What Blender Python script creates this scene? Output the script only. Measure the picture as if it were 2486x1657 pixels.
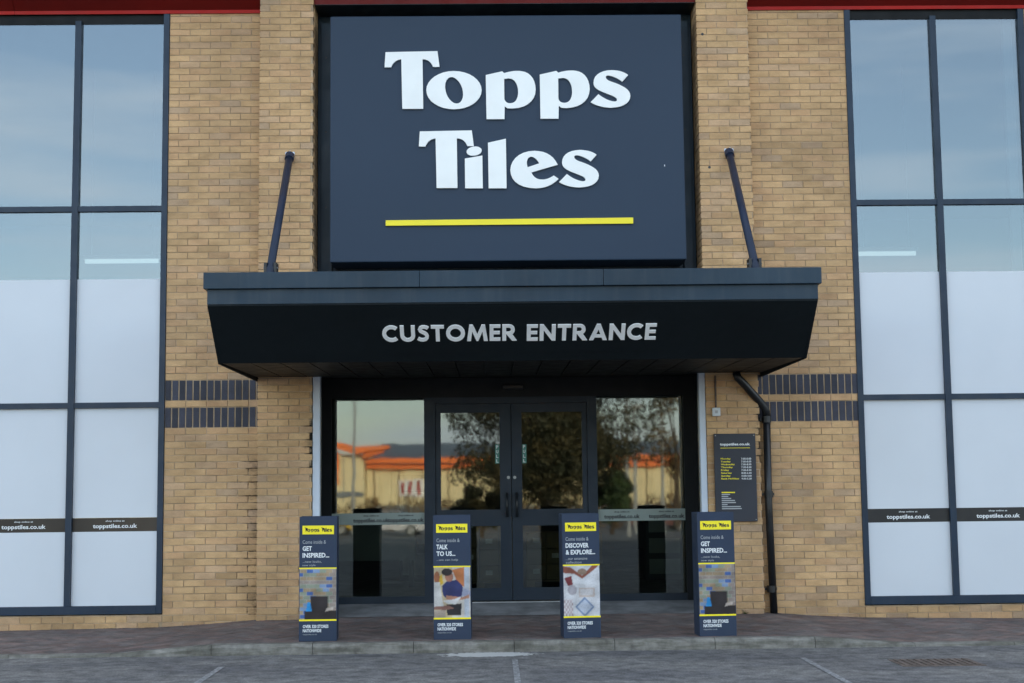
import bpy, math, random
from mathutils import Vector, Matrix, Euler
from math import sin, cos, pi, radians
random.seed(7)
R = random.Random(11)
scene = bpy.context.scene
for o in list(bpy.data.objects):
    bpy.data.objects.remove(o)
COL = scene.collection

# ------------------------------------------------------------------ camera
cam_data = bpy.data.cameras.new('camera')
cam = bpy.data.objects.new('camera', cam_data)
COL.objects.link(cam)
rx = Vector((0.99983005, -0.01453545, -0.01134027))
ux = Vector((0.00979677, -0.10218195, 0.99471748))
fx = Vector((0.01561744, 0.99465952, 0.10202218))
M = Matrix.Identity(4)
for i in range(3):
    M[i][0], M[i][1], M[i][2] = rx[i], ux[i], -fx[i]
M[0][3], M[1][3], M[2][3] = 0.0, -15.379, 1.4833
cam.matrix_world = M
cam_data.sensor_width = 36.0
cam_data.lens = 3465.2 / 2486 * 36
cam_data.clip_start = 0.1
cam_data.clip_end = 2000
scene.camera = cam

# ------------------------------------------------------------------ sky and sun
SUN_EL, SUN_AZ = radians(18), radians(14)          # low sun behind the shop
world = bpy.data.worlds.new('World')
scene.world = world
world.use_nodes = True
wn = world.node_tree
wn.nodes.clear()
w_out = wn.nodes.new('ShaderNodeOutputWorld')
w_bg = wn.nodes.new('ShaderNodeBackground')
w_sky = wn.nodes.new('ShaderNodeTexSky')
w_sky.sky_type = 'NISHITA'
w_sky.sun_disc = False
w_sky.sun_elevation = SUN_EL
w_sky.sun_rotation = SUN_AZ
w_sky.air_density = 1.0
w_sky.dust_density = 0.5
w_sky.ozone_density = 1.0
# thin streaks of high cloud
tc = wn.nodes.new('ShaderNodeTexCoord')
mp = wn.nodes.new('ShaderNodeMapping')
mp.inputs['Scale'].default_value = (2.0, 2.0, 16.0)
mp.inputs['Rotation'].default_value = (0.10, 0.05, 0.0)
nz = wn.nodes.new('ShaderNodeTexNoise')
nz.inputs['Scale'].default_value = 1.6
nz.inputs['Detail'].default_value = 5
cr = wn.nodes.new('ShaderNodeValToRGB')
cr.color_ramp.elements[0].position = 0.46
cr.color_ramp.elements[0].color = (0.22, 0.22, 0.22, 1)
cr.color_ramp.elements[1].position = 0.75
cr.color_ramp.elements[1].color = (0.95, 0.95, 0.95, 1)
mx = wn.nodes.new('ShaderNodeMixRGB')
mx.inputs[2].default_value = (6.5, 7.0, 7.5, 1)
wn.links.new(tc.outputs['Generated'], mp.inputs['Vector'])
wn.links.new(mp.outputs[0], nz.inputs['Vector'])
wn.links.new(nz.outputs[0], cr.inputs[0])
wn.links.new(cr.outputs[0], mx.inputs[0])
wn.links.new(w_sky.outputs[0], mx.inputs[1])
wn.links.new(mx.outputs[0], w_bg.inputs[0])
w_bg.inputs[1].default_value = 0.15
wn.links.new(w_bg.outputs[0], w_out.inputs[0])

sun_d = bpy.data.lights.new('sun', 'SUN')
sun_d.energy = 4.6
sun_d.angle = radians(0.5)
sun_d.color = (1.0, 0.84, 0.62)
sun = bpy.data.objects.new('sun', sun_d)
COL.objects.link(sun)
sdir = Vector((sin(SUN_AZ) * cos(SUN_EL), cos(SUN_AZ) * cos(SUN_EL), sin(SUN_EL)))
sun.rotation_euler = sdir.to_track_quat('Z', 'Y').to_euler()

vs = scene.view_settings
vs.view_transform = 'Standard'
vs.look = 'None'
vs.gamma = 1.0
vs.use_curve_mapping = False
vs.exposure = 1.38

# ------------------------------------------------------------------ helpers
class MB:
    """collects shapes; build() links them as one mesh object"""
    def __init__(s):
        s.v, s.f, s.c, s.n = [], [], [], False
    def add(s, verts, faces, col=None):
        b = len(s.v)
        s.v += [tuple(p) for p in verts]
        s.f += [tuple(i + b for i in f) for f in faces]
        s.c += [col or (1, 1, 1)] * len(verts)
        if col: s.n = True
        return s
    def box(s, x0, x1, y0, y1, z0, z1, col=None):
        return s.add([(x0,y0,z0),(x1,y0,z0),(x1,y1,z0),(x0,y1,z0),(x0,y0,z1),(x1,y0,z1),(x1,y1,z1),(x0,y1,z1)],
                     [(0,1,5,4),(1,2,6,5),(2,3,7,6),(3,0,4,7),(4,5,6,7),(3,2,1,0)], col)
    def prism(s, pts, axis, a, b, col=None):
        """closed polygon pts in the two other axes, swept along axis from a to b"""
        n = len(pts)
        def P(p, t):
            return (t, p[0], p[1]) if axis == 'x' else (p[0], t, p[1]) if axis == 'y' else (p[0], p[1], t)
        v = [P(p, a) for p in pts] + [P(p, b) for p in pts]
        f = [tuple(range(n - 1, -1, -1)), tuple(range(n, 2 * n))]
        f += [(i, (i + 1) % n, n + (i + 1) % n, n + i) for i in range(n)]
        return s.add(v, f, col)
    def tube(s, pts, r, n=12, col=None, r1=None):
        pts = [Vector(p) for p in pts]
        m = len(pts)
        rings = []
        up = None
        for i, p in enumerate(pts):
            d = (pts[min(i + 1, m - 1)] - pts[max(i - 1, 0)]).normalized()
            a = d.orthogonal().normalized() if up is None else (up - d * up.dot(d)).normalized()
            up = a
            b = d.cross(a)
            rr = r if r1 is None else r + (r1 - r) * i / (m - 1)
            rings.append([p + (a * cos(2 * pi * k / n) + b * sin(2 * pi * k / n)) * rr for k in range(n)])
        v = [q for ring in rings for q in ring]
        f = []
        for i in range(m - 1):
            for k in range(n):
                k2 = (k + 1) % n
                f.append((i * n + k, i * n + k2, (i + 1) * n + k2, (i + 1) * n + k))
        f.append(tuple(range(n - 1, -1, -1)))
        f.append(tuple((m - 1) * n + k for k in range(n)))
        return s.add(v, f, col)
    def mesh(s, name, mat=None, smooth=False):
        me = bpy.data.meshes.new(name)
        me.from_pydata(s.v, [], s.f)
        if s.n:
            a = me.color_attributes.new('col', 'FLOAT_COLOR', 'POINT')
            buf = []
            for c in s.c: buf += [c[0], c[1], c[2], 1.0]
            a.data.foreach_set('color', buf)
        if mat: me.materials.append(mat)
        if smooth:
            me.polygons.foreach_set('use_smooth', [True] * len(me.polygons))
        me.update()
        return me
    def build(s, name, mat=None, parent=None, smooth=False, **kw):
        return link(name, s.mesh(name, mat, smooth), parent, **kw)

def link(name, data, parent=None, loc=None, bevel=0, label=None, kind=None):
    o = bpy.data.objects.new(name, data)
    COL.objects.link(o)
    if parent is not None:
        o.parent = parent
    if loc: o.location = loc
    if bevel:
        m = o.modifiers.new('bevel', 'BEVEL')
        m.width = bevel; m.segments = 2; m.limit_method = 'ANGLE'; m.angle_limit = radians(40)
    if label: o['label'] = label
    if kind: o['kind'] = kind
    return o

def tag(o, label=None, category=None, group=None, kind=None):
    if label: o['label'] = label
    if category: o['category'] = category
    if group: o['group'] = group
    if kind: o['kind'] = kind
    return o

def thing(name, label, category, loc=(0, 0, 0), group=None):
    o = bpy.data.objects.new(name, None)
    o.empty_display_size = 0.2
    COL.objects.link(o)
    o.location = loc
    return tag(o, label, category, group)

def bx(name, mat, parent, *a, **kw):
    return MB().box(*a).build(name, mat, parent, **kw)

# ------------------------------------------------------------------ materials
def nodes(name):
    m = bpy.data.materials.new(name)
    m.use_nodes = True
    t = m.node_tree
    b = t.nodes.get('Principled BSDF')
    return m, t, b

def N(t, kind, **kw):
    n = t.nodes.new(kind)
    for k, v in kw.items():
        if isinstance(k, str) and hasattr(n, k): setattr(n, k, v)
    return n

def coords(t, scale=(1, 1, 1), kind='Object'):
    c = t.nodes.new('ShaderNodeTexCoord')
    m = t.nodes.new('ShaderNodeMapping')
    m.inputs['Scale'].default_value = scale
    t.links.new(c.outputs[kind], m.inputs['Vector'])
    return m.outputs[0]

def geo_pos(t, scale=(1, 1, 1)):
    c = t.nodes.new('ShaderNodeNewGeometry')
    m = t.nodes.new('ShaderNodeMapping')
    m.inputs['Scale'].default_value = scale
    t.links.new(c.outputs['Position'], m.inputs['Vector'])
    return m.outputs[0]

def noise(t, vec, scale, detail=4, rough=0.55):
    n = t.nodes.new('ShaderNodeTexNoise')
    n.inputs['Scale'].default_value = scale
    n.inputs['Detail'].default_value = detail
    n.inputs['Roughness'].default_value = rough
    t.links.new(vec, n.inputs['Vector'])
    return n.outputs[0]

def ramp(t, val, p0, c0, p1, c1):
    r = t.nodes.new('ShaderNodeValToRGB')
    r.color_ramp.elements[0].position = p0
    r.color_ramp.elements[0].color = (*c0, 1) if not isinstance(c0, (int, float)) else (c0, c0, c0, 1)
    r.color_ramp.elements[1].position = p1
    r.color_ramp.elements[1].color = (*c1, 1) if not isinstance(c1, (int, float)) else (c1, c1, c1, 1)
    t.links.new(val, r.inputs[0])
    return r.outputs[0]

def mixc(t, a, b, fac, mode='MIX'):
    m = t.nodes.new('ShaderNodeMixRGB')
    m.blend_type = mode
    for s, i in ((fac, 0), (a, 1), (b, 2)):
        if isinstance(s, (int, float)): m.inputs[i].default_value = s if i == 0 else (s, s, s, 1)
        elif isinstance(s, tuple): m.inputs[i].default_value = (*s, 1)
        else: t.links.new(s, m.inputs[i])
    return m.outputs[0]

def bump(t, b, val, strength, dist=0.01):
    n = t.nodes.new('ShaderNodeBump')
    n.inputs['Strength'].default_value = strength
    n.inputs['Distance'].default_value = dist
    t.links.new(val, n.inputs['Height'])
    t.links.new(n.outputs[0], b.inputs['Normal'])

def paint(name, col, rough=0.45, var=0.12, scale=1.5, bumpy=0.0, metal=0.0, dust=0.0):
    """painted or coated surface with a little unevenness and grime"""
    m, t, b = nodes(name)
    p = geo_pos(t)
    n1 = noise(t, p, scale, 5)
    lo = tuple(c * (1 - var) for c in col); hi = tuple(min(1, c * (1 + var)) for c in col)
    c = ramp(t, n1, 0.35, lo, 0.65, hi)
    if dust:
        ps = geo_pos(t, (9, 9, 0.9))
        n2 = noise(t, ps, 1.4, 5)
        f = ramp(t, n2, 0.5, 0.0, 0.8, dust)
        c = mixc(t, c, (0.25, 0.24, 0.22), f)
    t.links.new(c, b.inputs['Base Color'])
    n3 = noise(t, p, 6.0, 4)
    rv = 0.09 if var > 0.04 else 0.015
    r = ramp(t, n3, 0.3, max(0.02, rough - rv), 0.7, min(1, rough + rv))
    t.links.new(r, b.inputs['Roughness'])
    b.inputs['Metallic'].default_value = metal
    if bumpy:
        bump(t, b, noise(t, p, 40, 3), bumpy, 0.002)
    return m

def flat(name, col, rough=0.5, emit=0.0):
    m, t, b = nodes(name)
    b.inputs['Base Color'].default_value = (*col, 1)
    b.inputs['Roughness'].default_value = rough
    if emit:
        b.inputs['Emission Color'].default_value = (*col, 1)
        b.inputs['Emission Strength'].default_value = emit
    return m

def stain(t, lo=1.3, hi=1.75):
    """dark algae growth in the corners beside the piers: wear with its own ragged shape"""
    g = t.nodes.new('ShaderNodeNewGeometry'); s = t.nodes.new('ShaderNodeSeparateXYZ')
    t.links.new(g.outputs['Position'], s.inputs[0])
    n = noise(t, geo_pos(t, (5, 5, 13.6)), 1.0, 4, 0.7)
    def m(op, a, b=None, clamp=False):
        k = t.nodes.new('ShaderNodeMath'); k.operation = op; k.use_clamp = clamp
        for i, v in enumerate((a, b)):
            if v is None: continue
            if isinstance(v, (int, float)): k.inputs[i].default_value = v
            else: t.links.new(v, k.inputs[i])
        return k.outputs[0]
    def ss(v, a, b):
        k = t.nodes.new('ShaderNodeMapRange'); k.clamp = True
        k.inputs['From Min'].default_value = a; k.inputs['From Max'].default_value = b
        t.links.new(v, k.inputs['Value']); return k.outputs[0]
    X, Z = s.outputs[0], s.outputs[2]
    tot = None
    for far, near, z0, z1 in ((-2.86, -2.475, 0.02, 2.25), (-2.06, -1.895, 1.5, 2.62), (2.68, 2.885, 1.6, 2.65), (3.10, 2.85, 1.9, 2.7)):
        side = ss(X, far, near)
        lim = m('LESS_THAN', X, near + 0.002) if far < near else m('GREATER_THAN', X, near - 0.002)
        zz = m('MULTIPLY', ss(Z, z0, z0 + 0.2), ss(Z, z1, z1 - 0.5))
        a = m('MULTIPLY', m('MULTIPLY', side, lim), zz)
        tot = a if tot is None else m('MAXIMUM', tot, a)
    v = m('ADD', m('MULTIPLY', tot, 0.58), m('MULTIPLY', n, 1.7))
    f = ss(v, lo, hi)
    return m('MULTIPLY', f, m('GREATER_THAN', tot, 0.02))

def attr_mat(name, rough=0.8, grain=0.25, gscale=60, bumpv=0.25, spots=False):
    """colour = vertex colour 'col' (joined pieces) + object colour (single pieces)"""
    m, t, b = nodes(name)
    a = t.nodes.new('ShaderNodeAttribute'); a.attribute_name = 'col'
    oi = t.nodes.new('ShaderNodeObjectInfo')
    c = mixc(t, a.outputs['Color'], oi.outputs['Color'], 1.0, 'ADD')
    p = geo_pos(t)
    n1 = noise(t, p, gscale, 4, 0.6)
    g = ramp(t, n1, 0.3, 1 - grain, 0.7, 1 + 0.0)
    c = mixc(t, c, g, 1.0, 'MULTIPLY')
    n0 = noise(t, geo_pos(t, (1, 1, 2.2)), 4.5, 4, 0.6)
    nl = noise(t, geo_pos(t), 0.9, 4, 0.6)
    c = mixc(t, c, ramp(t, nl, 0.38, (0.80, 0.79, 0.80), 0.62, (1.04, 1.03, 1.02)), 1.0, 'MULTIPLY')
    g0 = ramp(t, n0, 0.32, (0.78, 0.76, 0.74), 0.6, (1, 1, 1))
    c = mixc(t, c, g0, 1.0, 'MULTIPLY')
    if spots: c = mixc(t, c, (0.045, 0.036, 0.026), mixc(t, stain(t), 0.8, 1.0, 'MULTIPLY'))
    t.links.new(c, b.inputs['Base Color'])
    b.inputs['Roughness'].default_value = rough
    if 'Specular IOR Level' in b.inputs: b.inputs['Specular IOR Level'].default_value = 0.3
    if bumpv: bump(t, b, n1, bumpv, 0.004)
    return m

def glass_mat(name, refl=0.3, tint=(0.6, 0.66, 0.66), ripple=0.015, rtint=(0.86, 0.95, 1.0)):
    """coated double glazing: mirror-like share plus tinted see-through share"""
    m = bpy.data.materials.new(name)
    m.use_nodes = True
    t = m.node_tree
    t.nodes.clear()
    out = t.nodes.new('ShaderNodeOutputMaterial')
    gl = t.nodes.new('ShaderNodeBsdfGlossy'); gl.inputs['Roughness'].default_value = 0.022
    gl.inputs['Color'].default_value = (*rtint, 1)
    tr = t.nodes.new('ShaderNodeBsdfTransparent'); tr.inputs['Color'].default_value = (*tint, 1)
    mx = t.nodes.new('ShaderNodeMixShader')
    fr = t.nodes.new('ShaderNodeFresnel'); fr.inputs['IOR'].default_value = 1.5
    ad = t.nodes.new('ShaderNodeMath'); ad.operation = 'ADD'; ad.use_clamp = True
    ad.inputs[1].default_value = refl - 0.04
    t.links.new(fr.outputs[0], ad.inputs[0])
    t.links.new(ad.outputs[0], mx.inputs[0])
    t.links.new(tr.outputs[0], mx.inputs[1])
    t.links.new(gl.outputs[0], mx.inputs[2])
    t.links.new(mx.outputs[0], out.inputs[0])
    n = noise(t, geo_pos(t), 1.8, 2, 0.5)
    bn = t.nodes.new('ShaderNodeBump')
    bn.inputs['Strength'].default_value = ripple
    bn.inputs['Distance'].default_value = 0.02
    t.links.new(n, bn.inputs['Height'])
    t.links.new(bn.outputs[0], gl.inputs['Normal'])
    return m

NAVY = (0.030, 0.048, 0.078)
MT = {}
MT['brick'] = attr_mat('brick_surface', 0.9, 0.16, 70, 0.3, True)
MT['blue'] = attr_mat('blue_brick_surface', 0.55, 0.3, 50, 0.3)
MT['paver'] = attr_mat('paver_surface', 0.88, 0.3, 60, 0.4)
MT['print'] = attr_mat('printed_board', 0.45, 0.0, 60, 0.0)
MT['frame'] = paint('frame_coating', (0.014, 0.030, 0.056), 0.38, 0.12, 2.0, 0.0, 0, 0.03)
MT['door'] = paint('door_coating', (0.012, 0.022, 0.036), 0.5, 0.12, 2.0)
MT['dark'] = paint('dark_cladding_and_shade', (0.008, 0.010, 0.012), 0.7, 0.15, 1.5)  # near black; shade of the entrance header and recess is put into this colour
MT['clad'] = paint('navy_cladding', (0.018, 0.036, 0.056), 0.42, 0.2, 1.2, 0.0, 0, 0.05)
for _k in ('door', 'dark', 'frame'):
    MT[_k].node_tree.nodes['Principled BSDF'].inputs['Specular IOR Level'].default_value = 0.28
MT['sign'] = paint('sign_face', (0.027, 0.046, 0.078), 0.5, 0.02, 0.6)
MT['signtext'] = paint('sign_letter_face', (0.86, 0.88, 0.87), 0.35, 0.03, 3)
MT['signedge'] = flat('sign_letter_side', (0.60, 0.66, 0.70), 0.4)
MT['yellow'] = paint('yellow_vinyl', (0.93, 0.78, 0.012), 0.4, 0.03, 3)
MT['fascia'] = paint('canopy_coating', (0.022, 0.042, 0.064), 0.42, 0.13, 1.2, 0.0, 0, 0.07)
MT['belly'] = paint('canopy_belly', (0.004, 0.008, 0.011), 0.7, 0.15, 1.2)  # fascia colour darkened: shade of the downward-facing front put into the colour
MT['soffit'] = paint('soffit_board', (0.010, 0.008, 0.006), 0.6, 0.2, 2)
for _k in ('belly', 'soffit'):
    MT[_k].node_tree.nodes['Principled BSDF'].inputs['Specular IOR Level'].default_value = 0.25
MT['grey'] = paint('grey_letter', (0.93, 0.94, 0.96), 0.4, 0.06, 5)
MT['rod'] = paint('rod_coating', (0.022, 0.032, 0.060), 0.4, 0.1, 3)
MT['black'] = paint('black_plastic', (0.008, 0.010, 0.013), 0.4, 0.1, 3)
MT['red'] = paint('red_cladding', (0.12, 0.005, 0.003), 0.5, 0.15, 1.2)
MT['redtrim'] = paint('red_trim', (0.34, 0.010, 0.006), 0.5, 0.12, 1.2)
for _k in ('red', 'redtrim'):
    MT[_k].node_tree.nodes['Principled BSDF'].inputs['Specular IOR Level'].default_value = 0.2
MT['trim'] = paint('pale_trim', (0.55, 0.62, 0.72), 0.4, 0.06, 2)
MT['film'] = paint('frosted_film', (0.60, 0.64, 0.69), 0.55, 0.03, 0.7)
MT['bandbrown'] = paint('reflection_tone_band', (0.028, 0.019, 0.011), 0.5, 0.5, 1.5)  # brown reflection in the clear glass strip, put into the colour
MT['banddark'] = paint('dark_band', (0.009, 0.009, 0.010), 0.5, 0.3, 1.5)  # dark look of the clear glass strip, put into the colour
MT['film2'] = paint('etched_film', (0.24, 0.29, 0.27), 0.6, 0.1, 2)
MT['white'] = flat('white_print', (0.75, 0.78, 0.80), 0.5)
MT['inkdark'] = flat('dark_print', (0.012, 0.014, 0.02), 0.5)
MT['lightgrey'] = flat('grey_print', (0.38, 0.40, 0.42), 0.5)
MT['panel'] = paint('board_panel', (0.040, 0.044, 0.056), 0.45, 0.08, 3)
MT['stand'] = paint('stand_board', (0.030, 0.045, 0.080), 0.5, 0.06, 4)
for _k in ('sign', 'stand', 'fascia', 'clad', 'panel', 'rod'):
    MT[_k].node_tree.nodes['Principled BSDF'].inputs['Specular IOR Level'].default_value = 0.22
MT['teal'] = flat('teal_sticker', (0.05, 0.20, 0.17), 0.5)
MT['glass'] = glass_mat('window_glass', 0.17, (0.5, 0.56, 0.56), 0.01, (0.82, 0.90, 0.96))
MT['doorglass'] = glass_mat('entrance_glass', 0.085, (0.66, 0.70, 0.66), 0.02, (0.92, 0.98, 1.0))
MT['inner'] = paint('interior_wall', (0.16, 0.16, 0.15), 0.8, 0.1, 1)
MT['innerfloor'] = paint('interior_floor', (0.10, 0.10, 0.095), 0.4, 0.15, 2)
MT['tube'] = flat('lit_tube', (0.95, 1.0, 1.0), 0.5, 0.42)
MT['fill_tube'] = flat('added_fill_tube', (0.95, 1.0, 0.97), 0.5, 3.0)  # for the added, unseen lamps that brighten the interior
MT['fitting'] = flat('lamp_fitting', (0.6, 0.6, 0.6), 0.5)
MT['card'] = paint('cardboard', (0.24, 0.18, 0.10), 0.8, 0.15, 6)
MT['paper'] = flat('paper_label', (0.7, 0.7, 0.68), 0.7)
MT['timber'] = paint('pallet_timber', (0.25, 0.18, 0.10), 0.8, 0.2, 6)
MT['counter'] = paint('counter_laminate', (0.34, 0.38, 0.37), 0.5, 0.06, 3)
MT['shelf'] = paint('display_unit', (0.05, 0.055, 0.06), 0.5, 0.1, 3)
MT['beige'] = paint('cream_cladding', (0.80, 0.68, 0.40), 0.7, 0.06, 0.3)
MT['orange'] = paint('orange_trim', (0.90, 0.19, 0.02), 0.5, 0.08, 0.6)
MT['slate'] = paint('roof_sheet', (0.14, 0.17, 0.20), 0.6, 0.1, 0.4)
MT['bark'] = paint('bark', (0.07, 0.05, 0.035), 0.9, 0.3, 6)
MT['steel'] = paint('lamp_post_steel', (0.33, 0.34, 0.34), 0.45, 0.08, 2)
MT['rubber'] = flat('rubber', (0.02, 0.02, 0.02), 0.8)
MT['carglass'] = flat('car_glass', (0.02, 0.03, 0.035), 0.1)
MT['rust'] = paint('rusty_iron', (0.115, 0.088, 0.074), 0.85, 0.35, 12, 0.4)

def mortar_mat():
    m, t, b = nodes('mortar')
    n1 = noise(t, geo_pos(t), 3.5, 5, 0.6)
    c = ramp(t, n1, 0.36, (0.34, 0.25, 0.16), 0.64, (0.56, 0.42, 0.28))
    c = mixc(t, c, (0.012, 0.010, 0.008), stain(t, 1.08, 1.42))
    t.links.new(c, b.inputs['Base Color'])
    b.inputs['Roughness'].default_value = 0.95
    bump(t, b, noise(t, geo_pos(t), 120, 3), 0.4, 0.003)
    return m
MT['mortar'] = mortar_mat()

def far_brick_mat():
    m, t, b = nodes('plain_brickwork')
    v = geo_pos(t)
    # swap to x,z
    s = t.nodes.new('ShaderNodeSeparateXYZ'); c2 = t.nodes.new('ShaderNodeCombineXYZ')
    t.links.new(v, s.inputs[0])
    ad = t.nodes.new('ShaderNodeMath'); ad.operation = 'ADD'
    t.links.new(s.outputs[0], ad.inputs[0]); t.links.new(s.outputs[1], ad.inputs[1])
    t.links.new(ad.outputs[0], c2.inputs[0]); t.links.new(s.outputs[2], c2.inputs[1])
    br = t.nodes.new('ShaderNodeTexBrick')
    br.inputs['Scale'].default_value = 1.0
    br.inputs['Brick Width'].default_value = 0.225
    br.inputs['Row Height'].default_value = 0.0733
    br.inputs['Mortar Size'].default_value = 0.005
    br.inputs['Color1'].default_value = (0.50, 0.35, 0.19, 1)
    br.inputs['Color2'].default_value = (0.40, 0.27, 0.15, 1)
    br.inputs['Mortar'].default_value = (0.22, 0.17, 0.11, 1)
    t.links.new(c2.outputs[0], br.inputs['Vector'])
    t.links.new(br.outputs['Color'], b.inputs['Base Color'])
    b.inputs['Roughness'].default_value = 0.9
    return m
MT['farbrick'] = far_brick_mat()

def asphalt_mat():
    m, t, b = nodes('asphalt')
    p = geo_pos(t)
    fine = noise(t, p, 55, 6, 0.75)
    mid = noise(t, p, 7, 5, 0.65)
    big = noise(t, geo_pos(t, (0.5, 1.2, 1)), 1.1, 5, 0.6)
    c = ramp(t, fine, 0.30, (0.066, 0.064, 0.063), 0.70, (0.275, 0.268, 0.262))
    c = mixc(t, c, ramp(t, mid, 0.36, 0.55, 0.64, 1.25), 1.0, 'MULTIPLY')
    c = mixc(t, c, ramp(t, big, 0.38, (0.66, 0.67, 0.72), 0.62, (1.10, 1.10, 1.08)), 1.0, 'MULTIPLY')
    # coarse chippings
    vo = t.nodes.new('ShaderNodeTexVoronoi'); vo.inputs['Scale'].default_value = 38
    t.links.new(p, vo.inputs['Vector'])
    c = mixc(t, c, ramp(t, vo.outputs['Distance'], 0.05, 1.45, 0.35, 0.95), 1.0, 'MULTIPLY')
    # splash of dried plaster by the kerb
    def blob(cx, cy, sx, sy, col, th):
        nonlocal c
        mp = t.nodes.new('ShaderNodeMapping'); mp.vector_type = 'POINT'
        g = t.nodes.new('ShaderNodeNewGeometry')
        sub = t.nodes.new('ShaderNodeVectorMath'); sub.operation = 'SUBTRACT'; sub.inputs[1].default_value = (cx, cy, 0)
        t.links.new(g.outputs['Position'], sub.inputs[0])
        mu = t.nodes.new('ShaderNodeVectorMath'); mu.operation = 'MULTIPLY'; mu.inputs[1].default_value = (1 / sx, 1 / sy, 0)
        t.links.new(sub.outputs[0], mu.inputs[0])
        le = t.nodes.new('ShaderNodeVectorMath'); le.operation = 'LENGTH'
        t.links.new(mu.outputs[0], le.inputs[0])
        nn = noise(t, p, 14, 5, 0.7)
        ad = t.nodes.new('ShaderNodeMath'); ad.operation = 'MULTIPLY_ADD'; ad.inputs[1].default_value = -2.6
        t.links.new(nn, ad.inputs[0]); t.links.new(le.outputs['Value'], ad.inputs[2])
        f = ramp(t, ad.outputs[0], max(0.0, th - 0.25), 0.8, th, 0.0)
        c = mixc(t, c, col, f)
    def addoff(v): return v
    t_ = t
    blob(-0.03, -2.36, 0.30, 0.13, (0.60, 0.60, 0.58), 0.02 + 0.0)
    t.links.new(c, b.inputs['Base Color'])
    b.inputs['Roughness'].default_value = 0.9
    h = mixc(t, fine, mid, 0.35)
    bump(t, b, h, 0.55, 0.008)
    return m
MT['asphalt'] = asphalt_mat()

def kerb_mat():
    m, t, b = nodes('kerb_concrete')
    p = geo_pos(t)
    c = ramp(t, noise(t, p, 9, 6, 0.7), 0.32, (0.125, 0.12, 0.108), 0.68, (0.265, 0.255, 0.232))
    st = ramp(t, noise(t, geo_pos(t, (3, 3, 18)), 1.3, 4), 0.4, (0.62, 0.62, 0.58), 0.6, (1, 1, 1))
    c = mixc(t, c, st, 1.0, 'MULTIPLY')
    t.links.new(c, b.inputs['Base Color'])
    b.inputs['Roughness'].default_value = 0.92
    bump(t, b, noise(t, p, 60, 4), 0.4, 0.004)
    return m
MT['kerb'] = kerb_mat()

def line_mat():
    m, t, b = nodes('worn_line_paint')
    p = geo_pos(t)
    f = ramp(t, noise(t, p, 26, 6, 0.75), 0.46, 0.0, 0.62, 1.0)
    c = mixc(t, (0.15, 0.152, 0.158), (0.36, 0.365, 0.37), f)
    t.links.new(c, b.inputs['Base Color'])
    b.inputs['Roughness'].default_value = 0.85
    return m
MT['line'] = line_mat()
MT['slab'] = paint('threshold_concrete', (0.20, 0.20, 0.205), 0.85, 0.3, 4, 0.3)

def fit_text(body, x0, x1, z0, z1, bold=0.0, res=2, extrude=0.0006):
    """mesh of built-in font text scaled to fill a rectangle in the local xz plane, front at y=0"""
    cu = bpy.data.curves.new('text', 'FONT')
    cu.body = body
    cu.offset = bold
    cu.resolution_u = res
    cu.extrude = 0.01
    ob = bpy.data.objects.new('text_tmp', cu)
    COL.objects.link(ob)
    dg = bpy.context.evaluated_depsgraph_get()
    me = bpy.data.meshes.new_from_object(ob.evaluated_get(dg))
    bpy.data.objects.remove(ob)
    bpy.data.curves.remove(cu)
    vs_ = [v.co.copy() for v in me.vertices]
    ax0 = min(v.x for v in vs_); ax1 = max(v.x for v in vs_)
    ay0 = min(v.y for v in vs_); ay1 = max(v.y for v in vs_)
    fs = [tuple(p.vertices) for p in me.polygons]
    bpy.data.meshes.remove(me)
    out = []
    for v in vs_:
        out.append((x0 + (v.x - ax0) / (ax1 - ax0) * (x1 - x0), -extrude if v.z > 0 else extrude * 0.2,
                    z0 + (v.y - ay0) / (ay1 - ay0) * (z1 - z0)))
    return out, fs

def text_obj(name, body, x0, x1, z0, z1, y, mat, parent, bold=0.0, xf=None, label=None):
    v, f = fit_text(body, x0, x1, z0, z1, bold)
    v = [(p[0], p[1] + y, p[2]) for p in v]
    if xf: v = [tuple(xf @ Vector(p)) for p in v]
    return MB().add(v, f).build(name, mat, parent, label=label)

def outline_mesh(contours, depth, front, name, mats, xf=None):
    """extruded letter from closed contours (first outer, rest holes) in xz; front face at y=front"""
    cu = bpy.data.curves.new('o', 'CURVE')
    cu.dimensions = '2D'; cu.fill_mode = 'BOTH'; cu.extrude = depth / 2
    for c in contours:
        sp = cu.splines.new('POLY')
        sp.points.add(len(c) - 1)
        for i, (x, z) in enumerate(c): sp.points[i].co = (x, z, 0, 1)
        sp.use_cyclic_u = True
    ob = bpy.data.objects.new('o', cu); COL.objects.link(ob)
    dg = bpy.context.evaluated_depsgraph_get()
    me = bpy.data.meshes.new_from_object(ob.evaluated_get(dg))
    bpy.data.objects.remove(ob); bpy.data.curves.remove(cu)
    mb = MB()
    mb.add([(v.co.x, front + depth / 2 - v.co.z, v.co.y) for v in me.vertices], [tuple(p.vertices) for p in me.polygons])
    bpy.data.meshes.remove(me)
    if xf: mb.v = [tuple(xf @ Vector(p)) for p in mb.v]
    m2 = mb.mesh(name)
    for m in mats: m2.materials.append(m)
    if len(mats) > 1:
        for p in m2.polygons:
            if abs(p.normal.y) < 0.5: p.material_index = 1
    return m2
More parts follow.
